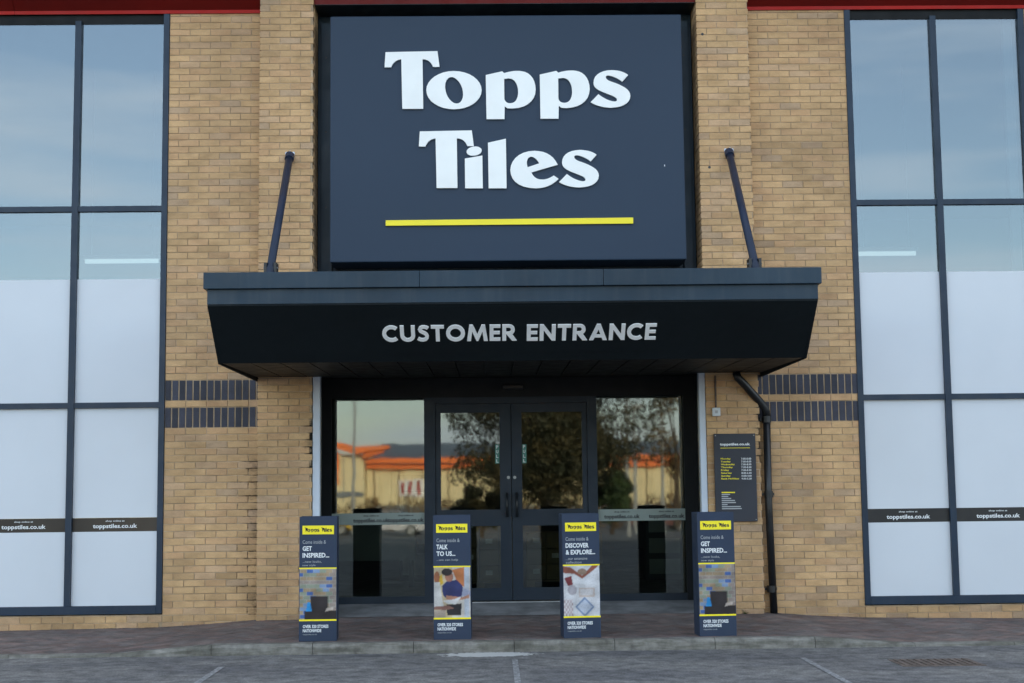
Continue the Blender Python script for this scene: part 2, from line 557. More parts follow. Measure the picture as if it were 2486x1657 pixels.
LOGO = [
 ('T', [[(-1.104,6.222),(-0.538,6.230),(-0.517,6.053),(-0.588,6.054),(-0.599,6.079),(-0.612,6.100),(-0.627,6.115),(-0.643,6.127),(-0.661,6.134),(-0.681,6.139),(-0.702,6.140),(-0.697,5.588),(-0.924,5.589),(-0.933,6.142),(-0.958,6.137),(-0.980,6.129),(-0.998,6.118),(-1.013,6.104),(-1.026,6.089),(-1.036,6.071),(-1.044,6.052),(-1.116,6.053)],]),
 ('o', [[(-0.061,5.791),(-0.067,5.749),(-0.085,5.709),(-0.113,5.673),(-0.150,5.641),(-0.196,5.615),(-0.248,5.595),(-0.305,5.584),(-0.363,5.580),(-0.422,5.585),(-0.478,5.597),(-0.530,5.617),(-0.575,5.644),(-0.613,5.676),(-0.640,5.713),(-0.657,5.753),(-0.663,5.795),(-0.657,5.837),(-0.639,5.876),(-0.611,5.913),(-0.574,5.945),(-0.528,5.971),(-0.476,5.991),(-0.419,6.003),(-0.360,6.006),(-0.302,6.002),(-0.245,5.989),(-0.193,5.969),(-0.148,5.942),(-0.111,5.910),(-0.083,5.872),(-0.066,5.832)],[(-0.315,5.646),(-0.339,5.644),(-0.365,5.651),(-0.390,5.669),(-0.413,5.694),(-0.433,5.726),(-0.447,5.763),(-0.456,5.802),(-0.458,5.839),(-0.454,5.874),(-0.443,5.903),(-0.426,5.924),(-0.405,5.937),(-0.381,5.939),(-0.356,5.931),(-0.331,5.914),(-0.307,5.888),(-0.288,5.856),(-0.273,5.819),(-0.265,5.781),(-0.263,5.743),(-0.267,5.709),(-0.278,5.680),(-0.294,5.658)],]),
 ('p', [[(-0.015,5.959),(0.165,5.999),(0.186,5.979),(0.217,5.988),(0.247,5.994),(0.274,5.999),(0.300,6.002),(0.325,6.002),(0.350,6.002),(0.374,5.999),(0.413,5.991),(0.447,5.974),(0.475,5.949),(0.498,5.918),(0.514,5.881),(0.524,5.839),(0.527,5.791),(0.521,5.744),(0.504,5.701),(0.477,5.663),(0.440,5.631),(0.393,5.606),(0.337,5.590),(0.273,5.584),(0.217,5.587),(0.188,5.610),(0.184,5.467),(-0.011,5.468)],[(0.185,5.914),(0.237,5.920),(0.262,5.916),(0.284,5.905),(0.302,5.888),(0.317,5.866),(0.327,5.838),(0.334,5.805),(0.336,5.768),(0.334,5.738),(0.328,5.711),(0.319,5.688),(0.307,5.669),(0.291,5.654),(0.272,5.646),(0.250,5.643),(0.231,5.644),(0.216,5.649),(0.204,5.657),(0.196,5.666),(0.190,5.677),(0.186,5.690),(0.185,5.704)],]),
 ('p', [[(0.574,5.960),(0.754,6.000),(0.775,5.980),(0.806,5.989),(0.836,5.995),(0.863,6.000),(0.889,6.002),(0.915,6.003),(0.939,6.003),(0.963,6.000),(1.002,5.991),(1.036,5.974),(1.064,5.950),(1.087,5.919),(1.103,5.882),(1.113,5.839),(1.116,5.792),(1.109,5.745),(1.092,5.701),(1.065,5.663),(1.027,5.631),(0.981,5.607),(0.925,5.591),(0.860,5.584),(0.804,5.588),(0.776,5.611),(0.771,5.467),(0.575,5.469)],[(0.774,5.914),(0.825,5.921),(0.851,5.917),(0.873,5.906),(0.891,5.889),(0.905,5.866),(0.916,5.838),(0.922,5.806),(0.924,5.769),(0.922,5.739),(0.916,5.712),(0.907,5.688),(0.895,5.669),(0.879,5.655),(0.860,5.646),(0.837,5.643),(0.819,5.645),(0.804,5.650),(0.792,5.657),(0.783,5.667),(0.777,5.678),(0.774,5.691),(0.773,5.704)],]),
 ('s', [[(1.538,5.948),(1.472,5.875),(1.454,5.889),(1.436,5.901),(1.417,5.913),(1.396,5.923),(1.375,5.932),(1.352,5.939),(1.329,5.945),(1.316,5.945),(1.306,5.943),(1.299,5.939),(1.295,5.934),(1.293,5.927),(1.295,5.919),(1.299,5.909),(1.308,5.899),(1.319,5.891),(1.332,5.884),(1.346,5.878),(1.362,5.872),(1.380,5.866),(1.399,5.859),(1.438,5.842),(1.473,5.824),(1.502,5.807),(1.526,5.787),(1.543,5.766),(1.554,5.743),(1.557,5.715),(1.552,5.683),(1.537,5.655),(1.514,5.632),(1.483,5.613),(1.444,5.598),(1.398,5.589),(1.346,5.585),(1.306,5.587),(1.268,5.592),(1.233,5.600),(1.200,5.610),(1.171,5.621),(1.145,5.634),(1.123,5.648),(1.209,5.737),(1.231,5.720),(1.254,5.704),(1.277,5.690),(1.302,5.677),(1.327,5.667),(1.352,5.659),(1.379,5.654),(1.392,5.655),(1.401,5.658),(1.408,5.662),(1.411,5.668),(1.412,5.675),(1.409,5.683),(1.404,5.692),(1.393,5.701),(1.378,5.710),(1.362,5.718),(1.343,5.726),(1.322,5.734),(1.300,5.743),(1.277,5.753),(1.243,5.768),(1.215,5.782),(1.193,5.797),(1.177,5.813),(1.166,5.830),(1.160,5.849),(1.159,5.869),(1.164,5.902),(1.178,5.932),(1.201,5.956),(1.230,5.976),(1.266,5.991),(1.308,6.001),(1.354,6.004),(1.387,6.003),(1.418,5.999),(1.447,5.993),(1.473,5.985),(1.497,5.975),(1.517,5.964),(1.534,5.952)],]),
 ('T', [[(-0.735,5.338),(-0.172,5.345),(-0.151,5.171),(-0.221,5.172),(-0.232,5.197),(-0.245,5.217),(-0.260,5.232),(-0.276,5.244),(-0.295,5.251),(-0.314,5.256),(-0.335,5.257),(-0.332,4.711),(-0.557,4.712),(-0.565,5.259),(-0.590,5.254),(-0.611,5.246),(-0.630,5.235),(-0.645,5.222),(-0.657,5.206),(-0.667,5.189),(-0.675,5.170),(-0.747,5.171)],]),
 ('i', [[(-0.250,5.034),(-0.060,5.066),(-0.058,4.705),(-0.249,4.707)],]),
 ('dot', [[(-0.066,5.127),(-0.068,5.111),(-0.078,5.095),(-0.095,5.082),(-0.117,5.072),(-0.142,5.066),(-0.168,5.065),(-0.192,5.069),(-0.211,5.077),(-0.225,5.090),(-0.231,5.105),(-0.229,5.121),(-0.219,5.136),(-0.202,5.150),(-0.180,5.160),(-0.155,5.166),(-0.129,5.167),(-0.105,5.163),(-0.086,5.154),(-0.072,5.142)],]),
 ('l', [[(0.002,5.207),(0.197,5.250),(0.199,4.703),(0.005,4.705)],]),
 ('e', [[(0.755,4.958),(0.734,4.999),(0.707,5.035),(0.675,5.063),(0.638,5.085),(0.598,5.101),(0.554,5.110),(0.507,5.114),(0.442,5.109),(0.385,5.093),(0.336,5.068),(0.296,5.035),(0.267,4.996),(0.248,4.952),(0.241,4.905),(0.247,4.855),(0.265,4.811),(0.294,4.774),(0.335,4.743),(0.386,4.720),(0.447,4.706),(0.517,4.700),(0.563,4.703),(0.605,4.711),(0.644,4.723),(0.679,4.739),(0.710,4.758),(0.738,4.780),(0.763,4.803),(0.710,4.840),(0.691,4.828),(0.672,4.818),(0.655,4.810),(0.638,4.804),(0.620,4.800),(0.602,4.797),(0.582,4.797),(0.557,4.799),(0.535,4.805),(0.517,4.814),(0.501,4.826),(0.488,4.840),(0.478,4.857),(0.469,4.876)],[(0.428,4.933),(0.556,4.975),(0.544,4.995),(0.532,5.011),(0.520,5.025),(0.507,5.035),(0.493,5.043),(0.480,5.048),(0.466,5.049),(0.452,5.045),(0.439,5.037),(0.430,5.024),(0.424,5.008),(0.421,4.988),(0.422,4.966),(0.427,4.941)],]),
 ('s', [[(1.178,5.065),(1.113,4.992),(1.096,5.006),(1.077,5.018),(1.058,5.029),(1.038,5.039),(1.016,5.048),(0.994,5.056),(0.971,5.061),(0.958,5.061),(0.948,5.059),(0.941,5.056),(0.937,5.051),(0.935,5.044),(0.937,5.036),(0.941,5.026),(0.951,5.016),(0.962,5.008),(0.974,5.001),(0.988,4.995),(1.004,4.989),(1.022,4.983),(1.041,4.976),(1.080,4.959),(1.114,4.942),(1.143,4.924),(1.167,4.906),(1.184,4.885),(1.195,4.861),(1.198,4.834),(1.193,4.802),(1.178,4.775),(1.155,4.752),(1.124,4.733),(1.086,4.719),(1.040,4.710),(0.989,4.706),(0.949,4.708),(0.911,4.713),(0.876,4.720),(0.844,4.730),(0.815,4.741),(0.789,4.754),(0.767,4.768),(0.853,4.856),(0.874,4.839),(0.897,4.823),(0.920,4.809),(0.944,4.797),(0.969,4.787),(0.995,4.779),(1.022,4.774),(1.034,4.775),(1.043,4.777),(1.050,4.782),(1.053,4.787),(1.054,4.794),(1.052,4.802),(1.046,4.811),(1.035,4.821),(1.021,4.829),(1.004,4.837),(0.985,4.845),(0.965,4.853),(0.943,4.862),(0.920,4.872),(0.886,4.886),(0.858,4.901),(0.837,4.916),(0.821,4.931),(0.810,4.948),(0.804,4.966),(0.802,4.986),(0.807,5.019),(0.821,5.048),(0.843,5.073),(0.873,5.093),(0.908,5.107),(0.950,5.116),(0.996,5.120),(1.029,5.118),(1.060,5.114),(1.088,5.108),(1.114,5.101),(1.138,5.091),(1.158,5.080),(1.175,5.068)],]),
 ('underline', [[(-1.107,4.364),(1.562,4.372),(1.561,4.307),(-1.107,4.306)],]),
]
# ------------------------------------------------------------------ ground
SZ_IN, SZ_OUT = 0.10, 0.028       # kerb upstand at the entrance and beyond the dropped kerbs
def lerp_tab(tab, x):
    if x <= tab[0][0]: return tab[0][1]
    for (a, va), (b, vb) in zip(tab, tab[1:]):
        if x <= b: return va + (vb - va) * (x - a) / (b - a)
    return tab[-1][1]
KT = [(-3.462, SZ_OUT), (-2.547, SZ_IN), (2.943, SZ_IN), (3.858, SZ_OUT)]
WT = [(-6.0, 0.036), (-3.5, 0.060), (-2.75, 0.105), (-2.4, 0.135), (2.9, 0.138), (3.3, 0.104), (3.9, 0.070), (5.7, 0.038)]
KY = -2.20
def pave_z(x, y):
    zk, zw = lerp_tab(KT, x), lerp_tab(WT, x)
    t = (y - (KY + 0.125)) / (0.0 - (KY + 0.125))
    return zk + (zw - zk) * t if y <= 0 else zw + (0.222 - zw) * min(1, y / 0.66)

g = MB()
GY = [(-600, -1.4), (-70, -1.4), (-46, -0.75), (-22, 0.0), (KY + 0.02, 0.0)]      # the far side of the car park lies lower
for (ya, za), (yb, zb) in zip(GY, GY[1:]):
    g.add([(-600, ya, za), (600, ya, za), (600, yb, zb), (-600, yb, zb)], [(0, 1, 2, 3)])
g.add([(-600, KY + 0.02, -0.02), (600, KY + 0.02, -0.02), (600, 600, -0.02), (-600, 600, -0.02)], [(0, 1, 2, 3)])
g.add([(-600, KY + 0.02, 0), (600, KY + 0.02, 0), (600, KY + 0.02, -0.02), (-600, KY + 0.02, -0.02)], [(0, 3, 2, 1)])
tag(g.build('car_park', MT['asphalt']), 'grey asphalt car park in front of the shop', None, None, 'structure')

# kerb stones, 915 mm long
kerb = thing('kerb', 'concrete kerb between asphalt and block paving', None)
kerb['kind'] = 'structure'
for k in range(-14, 15):
    a = 0.198 + 0.915 * k; b = a + 0.910
    r_ = R.uniform(-0.003, 0.003)
    za, zb = lerp_tab(KT, a) + r_, lerp_tab(KT, b) + r_
    mb = MB()
    prof = [(KY, -0.1), (KY, -0.030), (KY + 0.018, -0.004), (KY + 0.035, 0.0), (KY + 0.125, 0.0), (KY + 0.125, -0.1)]
    def ring(x, z): return [(x, y, (z + dz) if dz > -0.09 else -0.1) for y, dz in prof]
    v = ring(a, za) + ring(b, zb); n = len(prof)
    f = [tuple(range(n)), tuple(range(2 * n - 1, n - 1, -1))] + [(i, n + i, n + (i + 1) % n, (i + 1) % n) for i in range(n)]
    mb.add(v, f)
    mb.build('kerb_stone', MT['kerb'], kerb, loc=(0, R.uniform(-0.003, 0.003), 0))
bx('joint_bed', flat('joint_dirt', (0.07, 0.068, 0.06), 0.95), kerb, -13, 13, KY + 0.02, KY + 0.118, -0.1, 0.018)

# pavement: bedding sheet and herringbone blocks
pav = MB()
xs = [-14] + [-6 + 0.2 * i for i in range(61)] + [14]
ys = [KY + 0.125, -1.5, -1.0, -0.5, 0.0]
for i in range(len(xs) - 1):
    for j in range(len(ys) - 1):
        q = [(xs[i], ys[j]), (xs[i + 1], ys[j]), (xs[i + 1], ys[j + 1]), (xs[i], ys[j + 1])]
        pav.add([(x, y, pave_z(x, y) - 0.006) for x, y in q], [(0, 1, 2, 3)])
def bedding():
    m, t, b = nodes('paving_joint_sand')
    c = ramp(t, noise(t, geo_pos(t), 12, 4), 0.35, (0.020, 0.017, 0.018), 0.65, (0.05, 0.042, 0.042))
    t.links.new(c, b.inputs['Base Color']); b.inputs['Roughness'].default_value = 0.95
    return m
pavement = tag(pav.build('pavement', bedding()), 'brown block paved pavement along the shop front', None, None, 'structure')
# threshold slab in the recess and just outside
sl = MB()
for (xa, xb, ya, yb) in [(-1.90, 2.305, 0.0, 0.64), (-1.90, 2.305, 0.64, 0.80)]:
    sl.add([(xa, ya, pave_z(0, ya) + 0.002), (xb, ya, pave_z(0, ya) + 0.002), (xb, yb, pave_z(0, yb) + 0.002), (xa, yb, pave_z(0, yb) + 0.002)], [(0, 1, 2, 3)])
sl.build('threshold_slab', MT['slab'], pavement)

def clip_poly(P, x0, x1, y0, y1):
    for ax, lim, sg in ((0, x0, 1), (0, x1, -1), (1, y0, 1), (1, y1, -1)):
        out = []
        for i in range(len(P)):
            a, b = P[i], P[(i + 1) % len(P)]
            da, db = (a[ax] - lim) * sg, (b[ax] - lim) * sg
            if da >= 0: out.append(a)
            if (da >= 0) != (db >= 0):
                t = da / (da - db); out.append((a[0] + (b[0] - a[0]) * t, a[1] + (b[1] - a[1]) * t))
        P = out
        if len(P) < 3: return []
    return P
pavers = []
PX0, PX1, PY0, PY1 = -6.4, 6.6, KY + 0.13, -0.005
c45 = cos(radians(45))
for i in range(-80, 80):
    for j in range(-80, 80):
        # herringbone cell: one lying and one standing block
        for typ in (0, 1):
            u = i * 0.1 + j * 0.2 + (0.0 if typ == 0 else -0.1)
            v = -i * 0.1 + j * 0.2 + (0.0 if typ == 0 else 0.0)
            # standard herringbone: horizontals at (2j+i, i), verticals next to them
            u, v = ((4 * j + i) * 0.1, i * 0.1) if typ == 0 else ((4 * j + i + 2) * 0.1, (i - 1) * 0.1 )
            w, h = (0.2, 0.1) if typ == 0 else (0.1, 0.2)
            gp = 0.0042
            P = [(u + gp, v + gp), (u + w - gp, v + gp), (u + w - gp, v + h - gp), (u + gp, v + h - gp)]
            Q = [((a - b) * c45, (a + b) * c45 - 2.0) for a, b in P]
            cx = sum(q[0] for q in Q) / 4; cy = sum(q[1] for q in Q) / 4
            if not (PX0 - 0.2 < cx < PX1 + 0.2 and PY0 - 0.2 < cy < PY1 + 0.2): continue
            Q = clip_poly(Q, PX0, PX1, PY0, PY1)
            if len(Q) >= 3:
                cx = sum(q[0] for q in Q) / len(Q); cy = sum(q[1] for q in Q) / len(Q)
                pavers.append((cx, cy, Q))
def paver_col():
    v = R.uniform(0.8, 1.2)
    b = R.choice([(0.215, 0.168, 0.158), (0.235, 0.172, 0.156), (0.190, 0.165, 0.160), (0.215, 0.178, 0.166)])
    return tuple(c * v for c in b)
def paver_shape(mb, Q, cx, cy, col=None, local=False):
    jz = R.uniform(-0.0012, 0.0012)
    n = len(Q)
    ox, oy = (cx, cy) if local else (0, 0)
    zc = pave_z(cx, cy) if local else 0
    top = [(x - ox, y - oy, pave_z(x, y) + jz - zc) for x, y in Q]
    low = [(x - ox, y - oy, pave_z(x, y) - 0.02 - zc) for x, y in Q]
    mb.add(top + low, [tuple(range(n))] + [(i, n + i, n + (i + 1) % n, (i + 1) % n) for i in range(n)], col)
pavers.sort(key=lambda p: (round(abs(p[0]) > 4.35), p[1]))
rest = MB()
for k, (cx, cy, Q) in enumerate(pavers):
    if k < 300:
        mb = MB(); paver_shape(mb, Q, cx, cy, None, True)
        o = mb.build('paver', MT['paver'], pavement, loc=(cx, cy, pave_z(cx, cy)))
        o.color = (*paver_col(), 1)
    else:
        paver_shape(rest, Q, cx, cy, paver_col())
o = rest.build('block_paving', MT['paver'], pavement, kind='stuff'); o.color = (0, 0, 0, 1)

# parking bay lines
for x0, x1, y0, y1 in [(-2.325, -2.270, -9.0, -3.03), (2.635, 2.69, -9.0, -2.93), (0.165, 0.215, -9.0, -2.78)]:
    mb = MB()
    mb.add([(x0, y0, 0.004), (x1, y0, 0.004), (x1, y1, 0.004), (x0, y1, 0.004)], [(0, 1, 2, 3)])
    tag(mb.build('parking_line', MT['line']), None, None, None, 'structure')

# drain cover in the asphalt
dr = thing('drain_cover', 'rusty rectangular drain cover set in the asphalt at the right', 'drain cover', (3.68, -3.37, 0.0))
bx('frame', MT['rust'], dr, -0.34, 0.34, -0.24, 0.24, -0.02, 0.004)
for k in range(11):
    x = -0.29 + k * 0.058
    bx('grate_bar', MT['rust'], dr, x - 0.016, x + 0.016, -0.20, 0.20, 0.003, 0.010)

# ------------------------------------------------------------------ the shop building
shop = thing('shop_building', 'buff brick retail unit with two tall glazed bays and a recessed glazed entrance', 'building', (0.215, 0, 0))
def loc0(o): return o
SX = 0.215
class SB(MB):
    """shapes for children of the shop: world coordinates, shifted to the shop's own origin"""
    def build(s, name, mat=None, parent=None, smooth=False, **kw):
        root = parent
        off = Vector((0, 0, 0))
        p = parent
        while p is not None:
            off += p.location; p = p.parent
        s.v = [(a - off.x, b - off.y, c - off.z) for a, b, c in s.v]
        return MB.build(s, name, mat, parent, smooth, **kw)
def sbx(name, mat, parent, *a, **kw): return SB().box(*a).build(name, mat, parent, **kw)

PLx0, PLx1 = -2.480, -1.897
PRx0, PRx1 = 2.307, 2.878
PF = -0.150                       # pier front plane
WL0, WR1 = -3.497, 3.978          # wall edges at the windows
TOPZ = 6.76

def dirt(x, z):
    """dark damp growth in the corners beside the piers"""
    return 0.0
    def patch(cx, w, z0, z1, amp, seed):
        if not (z0 < z < z1): return 0
        k = math.sin(z * 17.3 + seed) * 0.5 + math.sin(z * 41.7 + seed * 2) * 0.35 + math.sin(z * 86) * 0.3
        ww = w * (0.9 + 0.55 * k)
        t = 1 - abs(x - cx) / max(ww, 0.01)
        fade = min(1, (z - z0) / 0.15, (z1 - z) / 0.35)
        return max(0, min(1, t * 1.8)) * amp * fade
    d = max(d, patch(-2.49, 0.17, 0.10, 2.20, 0.85, 1.0))
    d = max(d, patch(-1.90, 0.12, 1.60, 2.50, 0.75, 2.0))
    d = max(d, patch(2.86, 0.16, 1.75, 2.60, 0.8, 3.0))
    return d

mort = {}
def mortar_wall(key, name, x0, x1, y, z0, z1, cell=0.07):
    mb = SB(); nx = max(1, int((x1 - x0) / cell)); nz_ = max(1, int((z1 - z0) / cell))
    vs_, fs = [], []
    for j in range(nz_ + 1):
        for i in range(nx + 1):
            x = x0 + (x1 - x0) * i / nx; z = z0 + (z1 - z0) * j / nz_
            vs_.append((x, y, z))
    for j in range(nz_):
        for i in range(nx):
            a = j * (nx + 1) + i; fs.append((a, a + 1, a + nx + 2, a + nx + 1))
    mb.add(vs_, fs)
    mb.c = [tuple([1 - 0.88 * dirt(v[0], v[2])] * 3) for v in vs_]; mb.n = True
    mb.box(x0, x1, y + 0.003, y + 0.12, z0, z1, (1, 1, 1))
    return mb.build(name, MT['mortar'], shop)

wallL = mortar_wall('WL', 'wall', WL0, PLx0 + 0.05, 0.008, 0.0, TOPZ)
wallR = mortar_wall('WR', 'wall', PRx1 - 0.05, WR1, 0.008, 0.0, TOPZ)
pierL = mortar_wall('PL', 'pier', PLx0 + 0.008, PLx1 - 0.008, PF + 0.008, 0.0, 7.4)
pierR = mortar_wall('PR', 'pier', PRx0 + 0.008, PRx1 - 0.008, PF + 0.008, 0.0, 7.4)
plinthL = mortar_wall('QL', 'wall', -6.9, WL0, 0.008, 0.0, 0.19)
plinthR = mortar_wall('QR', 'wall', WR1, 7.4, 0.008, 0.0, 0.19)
# pier cores behind the skin
for nm, a, b, par in (('pier_core', PLx0 + 0.01, PLx1 - 0.01, pierL), ('pier_core', PRx0 + 0.01, PRx1 - 0.01, pierR)):
    sbx(nm, MT['mortar'], par, a, b, PF + 0.125, 0.30, 0.0, 7.4)

def brick_col(x, z):
    r_ = R.random()
    if r_ < 0.60: b = (0.655, 0.432, 0.228)
    elif r_ < 0.84: b = (0.655, 0.418, 0.228)
    elif r_ < 0.955: b = (0.625, 0.420, 0.250)
    else: b = (0.565, 0.395, 0.250)
    # faint cloudy tone from pallet to pallet
    t = 0.5 + 0.5 * math.sin(x * 2.1 + z * 1.7) * math.sin(x * 0.7 - z * 2.9 + 1.0)
    v = R.gauss(1.0, 0.042) * (0.95 + 0.09 * t)
    d = 0.0
    if z < 1.25 and math.sin(x * 5.3 + z * 9.1) + math.sin(x * 11.7 - z * 6.3) > 0.75: v *= R.uniform(0.80, 0.95)
    if 3.0 < z < 5.2 and math.sin(x * 4.1 + z * 5.1) > 0.6: v *= R.uniform(0.86, 1.0)
    if z > 0.0 and z < 0.12: v *= 0.88
    v *= 1 - 0.72 * d * R.uniform(0.6, 1.1)
    return tuple(max(0.01, c * v) for c in b)

CH = 0.0733
bricks = []      # (x0,x1,y0,y1,z0,z1,wall,col,visible)
def courses_wall():
    """z levels of ordinary courses on the recessed walls (blue soldier bands left out)"""
    out = []
    z = 2.168 - 29 * CH
    k = 0
    while z < TOPZ - 0.01:
        inS = (2.168 - 0.01 < z < 2.388 - 0.02) or (2.461 - 0.01 < z < 2.681 - 0.02)
        if not inS: out.append((z, k))
        z += CH; k += 1
    return out
def lay(x0, x1, zlist, yf, wall, depth=0.1, vis=True, corner=None):
    for z, k in zlist:
        x = x0 - (0.1125 if k % 2 else 0.0) - 0.0
        while x < x1 - 0.02:
            a, b = max(x, x0), min(x + 0.2155, x1)
            if b - a > 0.025:
                j = R.uniform(-0.0016, 0.0016)
                zz = R.uniform(-0.0008, 0.0008)
                bricks.append((a, b, yf + j, yf + depth, z + zz, z + CH - 0.0095 + zz, wall, brick_col((a + b) / 2, z), vis))
            x += 0.225
cw = courses_wall()
lay(WL0 + 0.004, PLx0 + 0.09, cw, 0.0, wallL)
lay(PRx1 - 0.09, WR1 - 0.004, cw, 0.0, wallR)
cp = [(0.0417 + CH * i, i) for i in range(0, 100) if 0.0417 + CH * i < 7.3]
lay(PLx0, PLx1, cp, PF, pierL)
lay(PRx0, PRx1, cp, PF, pierR)
cq = [(0.0417 - CH, -1), (0.0417, 0), (0.0417 + CH, 1)]
lay(-6.9, WL0 - 0.004, cq[1:], 0.0, plinthL)
lay(WR1 + 0.004, 7.4, cq[1:], 0.0, plinthR)

CAMP = Vector((0, -15.379, 1.4833))
def hidden(b):
    x, z = (b[0] + b[1]) / 2, (b[4] + b[5]) / 2
    # behind the canopy
    t = 12.6 / 15.4
    zc, xc = CAMP.z + (z - CAMP.z) * t, x * t
    if -2.5 < xc < 2.94 and 2.60 < zc < 3.43: return True
    if x < -5.25 or x > 5.6 or z < 0.08: return True
    # behind the display stands and notice
    t2 = 13.3 / 15.3; x2, z2 = x * t2, CAMP.z + (z - CAMP.z) * t2
    if z2 < 1.25 and (abs(x2 + 1.6) < 0.18 or abs(x2 - 2.08) < 0.18): return True
    if 2.38 < x < 2.82 and 1.1 < z < 2.03: return True
    return False
def size_of(b):
    c = Vector(((b[0] + b[1]) / 2, b[2], (b[4] + b[5]) / 2))
    return (b[1] - b[0]) * (b[5] - b[4]) / (c - CAMP).length_squared
order = sorted(range(len(bricks)), key=lambda i: (hidden(bricks[i]), -size_of(bricks[i])))
single = set(order[:300])
unit = {}
restb = SB()
for i, b in enumerate(bricks):
    x0, x1, y0, y1, z0, z1, wall, col, vis = b
    if i in single:
        L = round(x1 - x0, 3)
        if L not in unit:
            e = 0.0025
            mb = MB()
            # slightly softened front arrises
            v = [(0, e, 0), (L, e, 0), (L, .1, 0), (0, .1, 0), (0, e, CH - .0095), (L, e, CH - .0095), (L, .1, CH - .0095), (0, .1, CH - .0095),
                 (e, 0, e), (L - e, 0, e), (L - e, 0, CH - .0095 - e), (e, 0, CH - .0095 - e)]
            f = [(8, 9, 10, 11), (0, 1, 9, 8), (1, 5, 10, 9), (5, 4, 11, 10), (4, 0, 8, 11), (1, 2, 6, 5), (3, 0, 4, 7), (4, 5, 6, 7), (3, 2, 1, 0)]
            mb.add(v, f)
            unit[L] = mb.mesh('brick', MT['brick'])
        o = link('brick', unit[L], wall, loc=(x0 - SX, y0, z0))
        o.color = (*col, 1)
    else:
        restb.box(x0, x1, y0, y1, z0, z1, col)
# returns of the piers (sides facing the recess)
for (xx, sgn) in ((PLx1, -1), (PRx0, 1)):
    for z, k in cp:
        y = PF + 0.106 - (0.0 if k % 2 else 0.0)
        ylim = 0.26
        first = True
        while y < ylim:
            y1_ = min(y + 0.2155, ylim)
            if z < 2.62: y1_ = min(y1_, 0.06)
            if y1_ - y > 0.02:
                a, b_ = (xx - 0.1, xx + R.uniform(-.001, .001)) if sgn < 0 else (xx + R.uniform(-.001, .001), xx + 0.1)
                restb.box(a, b_, y, y1_, z, z + CH - 0.0095, brick_col(xx, z))
            y += 0.225
            if z < 2.62: break
o = restb.build('brickwork', MT['brick'], shop, kind='stuff'); o.color = (0, 0, 0, 1)

# blue soldier bricks in two bands
blue_u = MB().box(0, 0.061, 0, 0.1, 0, 0.2099).mesh('blue_brick', MT['blue'])
for zb in (2.168, 2.461):
    for wall, xa, xb in ((wallL, WL0 + 0.004, PLx0 + 0.0), (wallR, PRx1 + 0.0, WR1 - 0.004)):
        x = xa
        while x < xb + (0.05 if wall is wallL else -0.03):
            o = link('blue_brick', blue_u, wall, loc=(x - SX, R.uniform(-.0015, .0015), zb + R.uniform(-.001, .001)))
            v = R.uniform(0.7, 1.25)
            o.color = (0.050 * v, 0.055 * v, 0.082 * v, 1)
            x += 0.0755 if wall is wallL else 0.0748

# plain brick walls beyond the bays, sides, back
fb = SB()
for x0, x1, z0, z1 in ((-16, -6.9, 0, 7.3), (-6.9, -5.51, 0.19, 7.3), (5.99, 7.4, 0.19, 7.3), (7.4, 16, 0, 7.3)):
    fb.box(x0, x1, 0.0, 0.3, z0, z1)
fb.box(-16, -15.7, 0.3, 24, 0, 7.3); fb.box(15.7, 16, 0.3, 24, 0, 7.3); fb.box(-15.7, 15.7, 23.7, 24, 0, 7.3)
fb.build('side_wall', MT['farbrick'], shop)
# backing above openings
sbx('lintel', MT['dark'], shop, -5.51, WL0, 0.03, 0.3, 6.76, 7.4)
sbx('lintel', MT['dark'], shop, WR1, 5.99, 0.03, 0.3, 6.76, 7.4)
sbx('upper_wall', MT['dark'], shop, -16, 16, 0.42, 0.55, 7.0, 9.2)

# roof and red eaves
rf = SB(); rf.add([(-16.6, -0.9, 8.35), (16.6, -0.9, 8.35), (16.6, 12, 9.9), (-16.6, 12, 9.9), (-16.6, 24.6, 8.4), (16.6, 24.6, 8.4)], [(0, 1, 2, 3), (3, 2, 5, 4)])
rf.build('roof', MT['slate'], shop)
gb = SB(); gb.add([(-16, 0.5, 7.3), (-16, 24, 7.3), (-16, 24, 8.4), (-16, 12, 9.85), (-16, 0.5, 8.45)], [(0, 1, 2, 3, 4)])
gb.add([(16, 0.5, 7.3), (16, 24, 7.3), (16, 24, 8.4), (16, 12, 9.85), (16, 0.5, 8.45)], [(4, 3, 2, 1, 0)])
gb.build('gable', MT['slate'], shop)
def eaves(x0, x1, y_in, z_in):
    mb = SB()
    y_o, z_o = -0.85, 7.62
    # sloping soffit made of sheets, each with a small joint
    mb.add([(x0, y_in, z_in), (x1, y_in, z_in), (x1, y_o, z_o), (x0, y_o, z_o), (x0, y_in, z_in + .03), (x1, y_in, z_in + .03), (x1, y_o, z_o + .03), (x0, y_o, z_o + .03)],
           [(3, 2, 1, 0), (4, 5, 6, 7), (0, 1, 5, 4), (1, 2, 6, 5), (2, 3, 7, 6), (3, 0, 4, 7)])
    mb.build('eaves_soffit', MT['red'], shop)
x = -16.0
for x0, x1 in [(-16, -12), (-12, -8.5), (-8.5, -5.2), (-5.2, -2.484), (2.882, 6.1), (6.1, 9.5), (9.5, 12.8), (12.8, 16)]:
    eaves(x0 + 0.002, x1 - 0.002, -0.012, 6.765)
    sbx('eaves_trim', MT['redtrim'], shop, x0 + 0.002, x1 - 0.002, -0.020, -0.006, 6.735, 6.775)
eaves(PLx1 + 0.002, PRx0 - 0.002, -0.02, 7.0)
sbx('fascia', MT['redtrim'], shop, -16.5, 16.5, -0.90, -0.84, 7.58, 8.35)
sbx('eaves_lining', MT['dark'], shop, -16, 16, -0.83, 0.42, 8.20, 8.30)

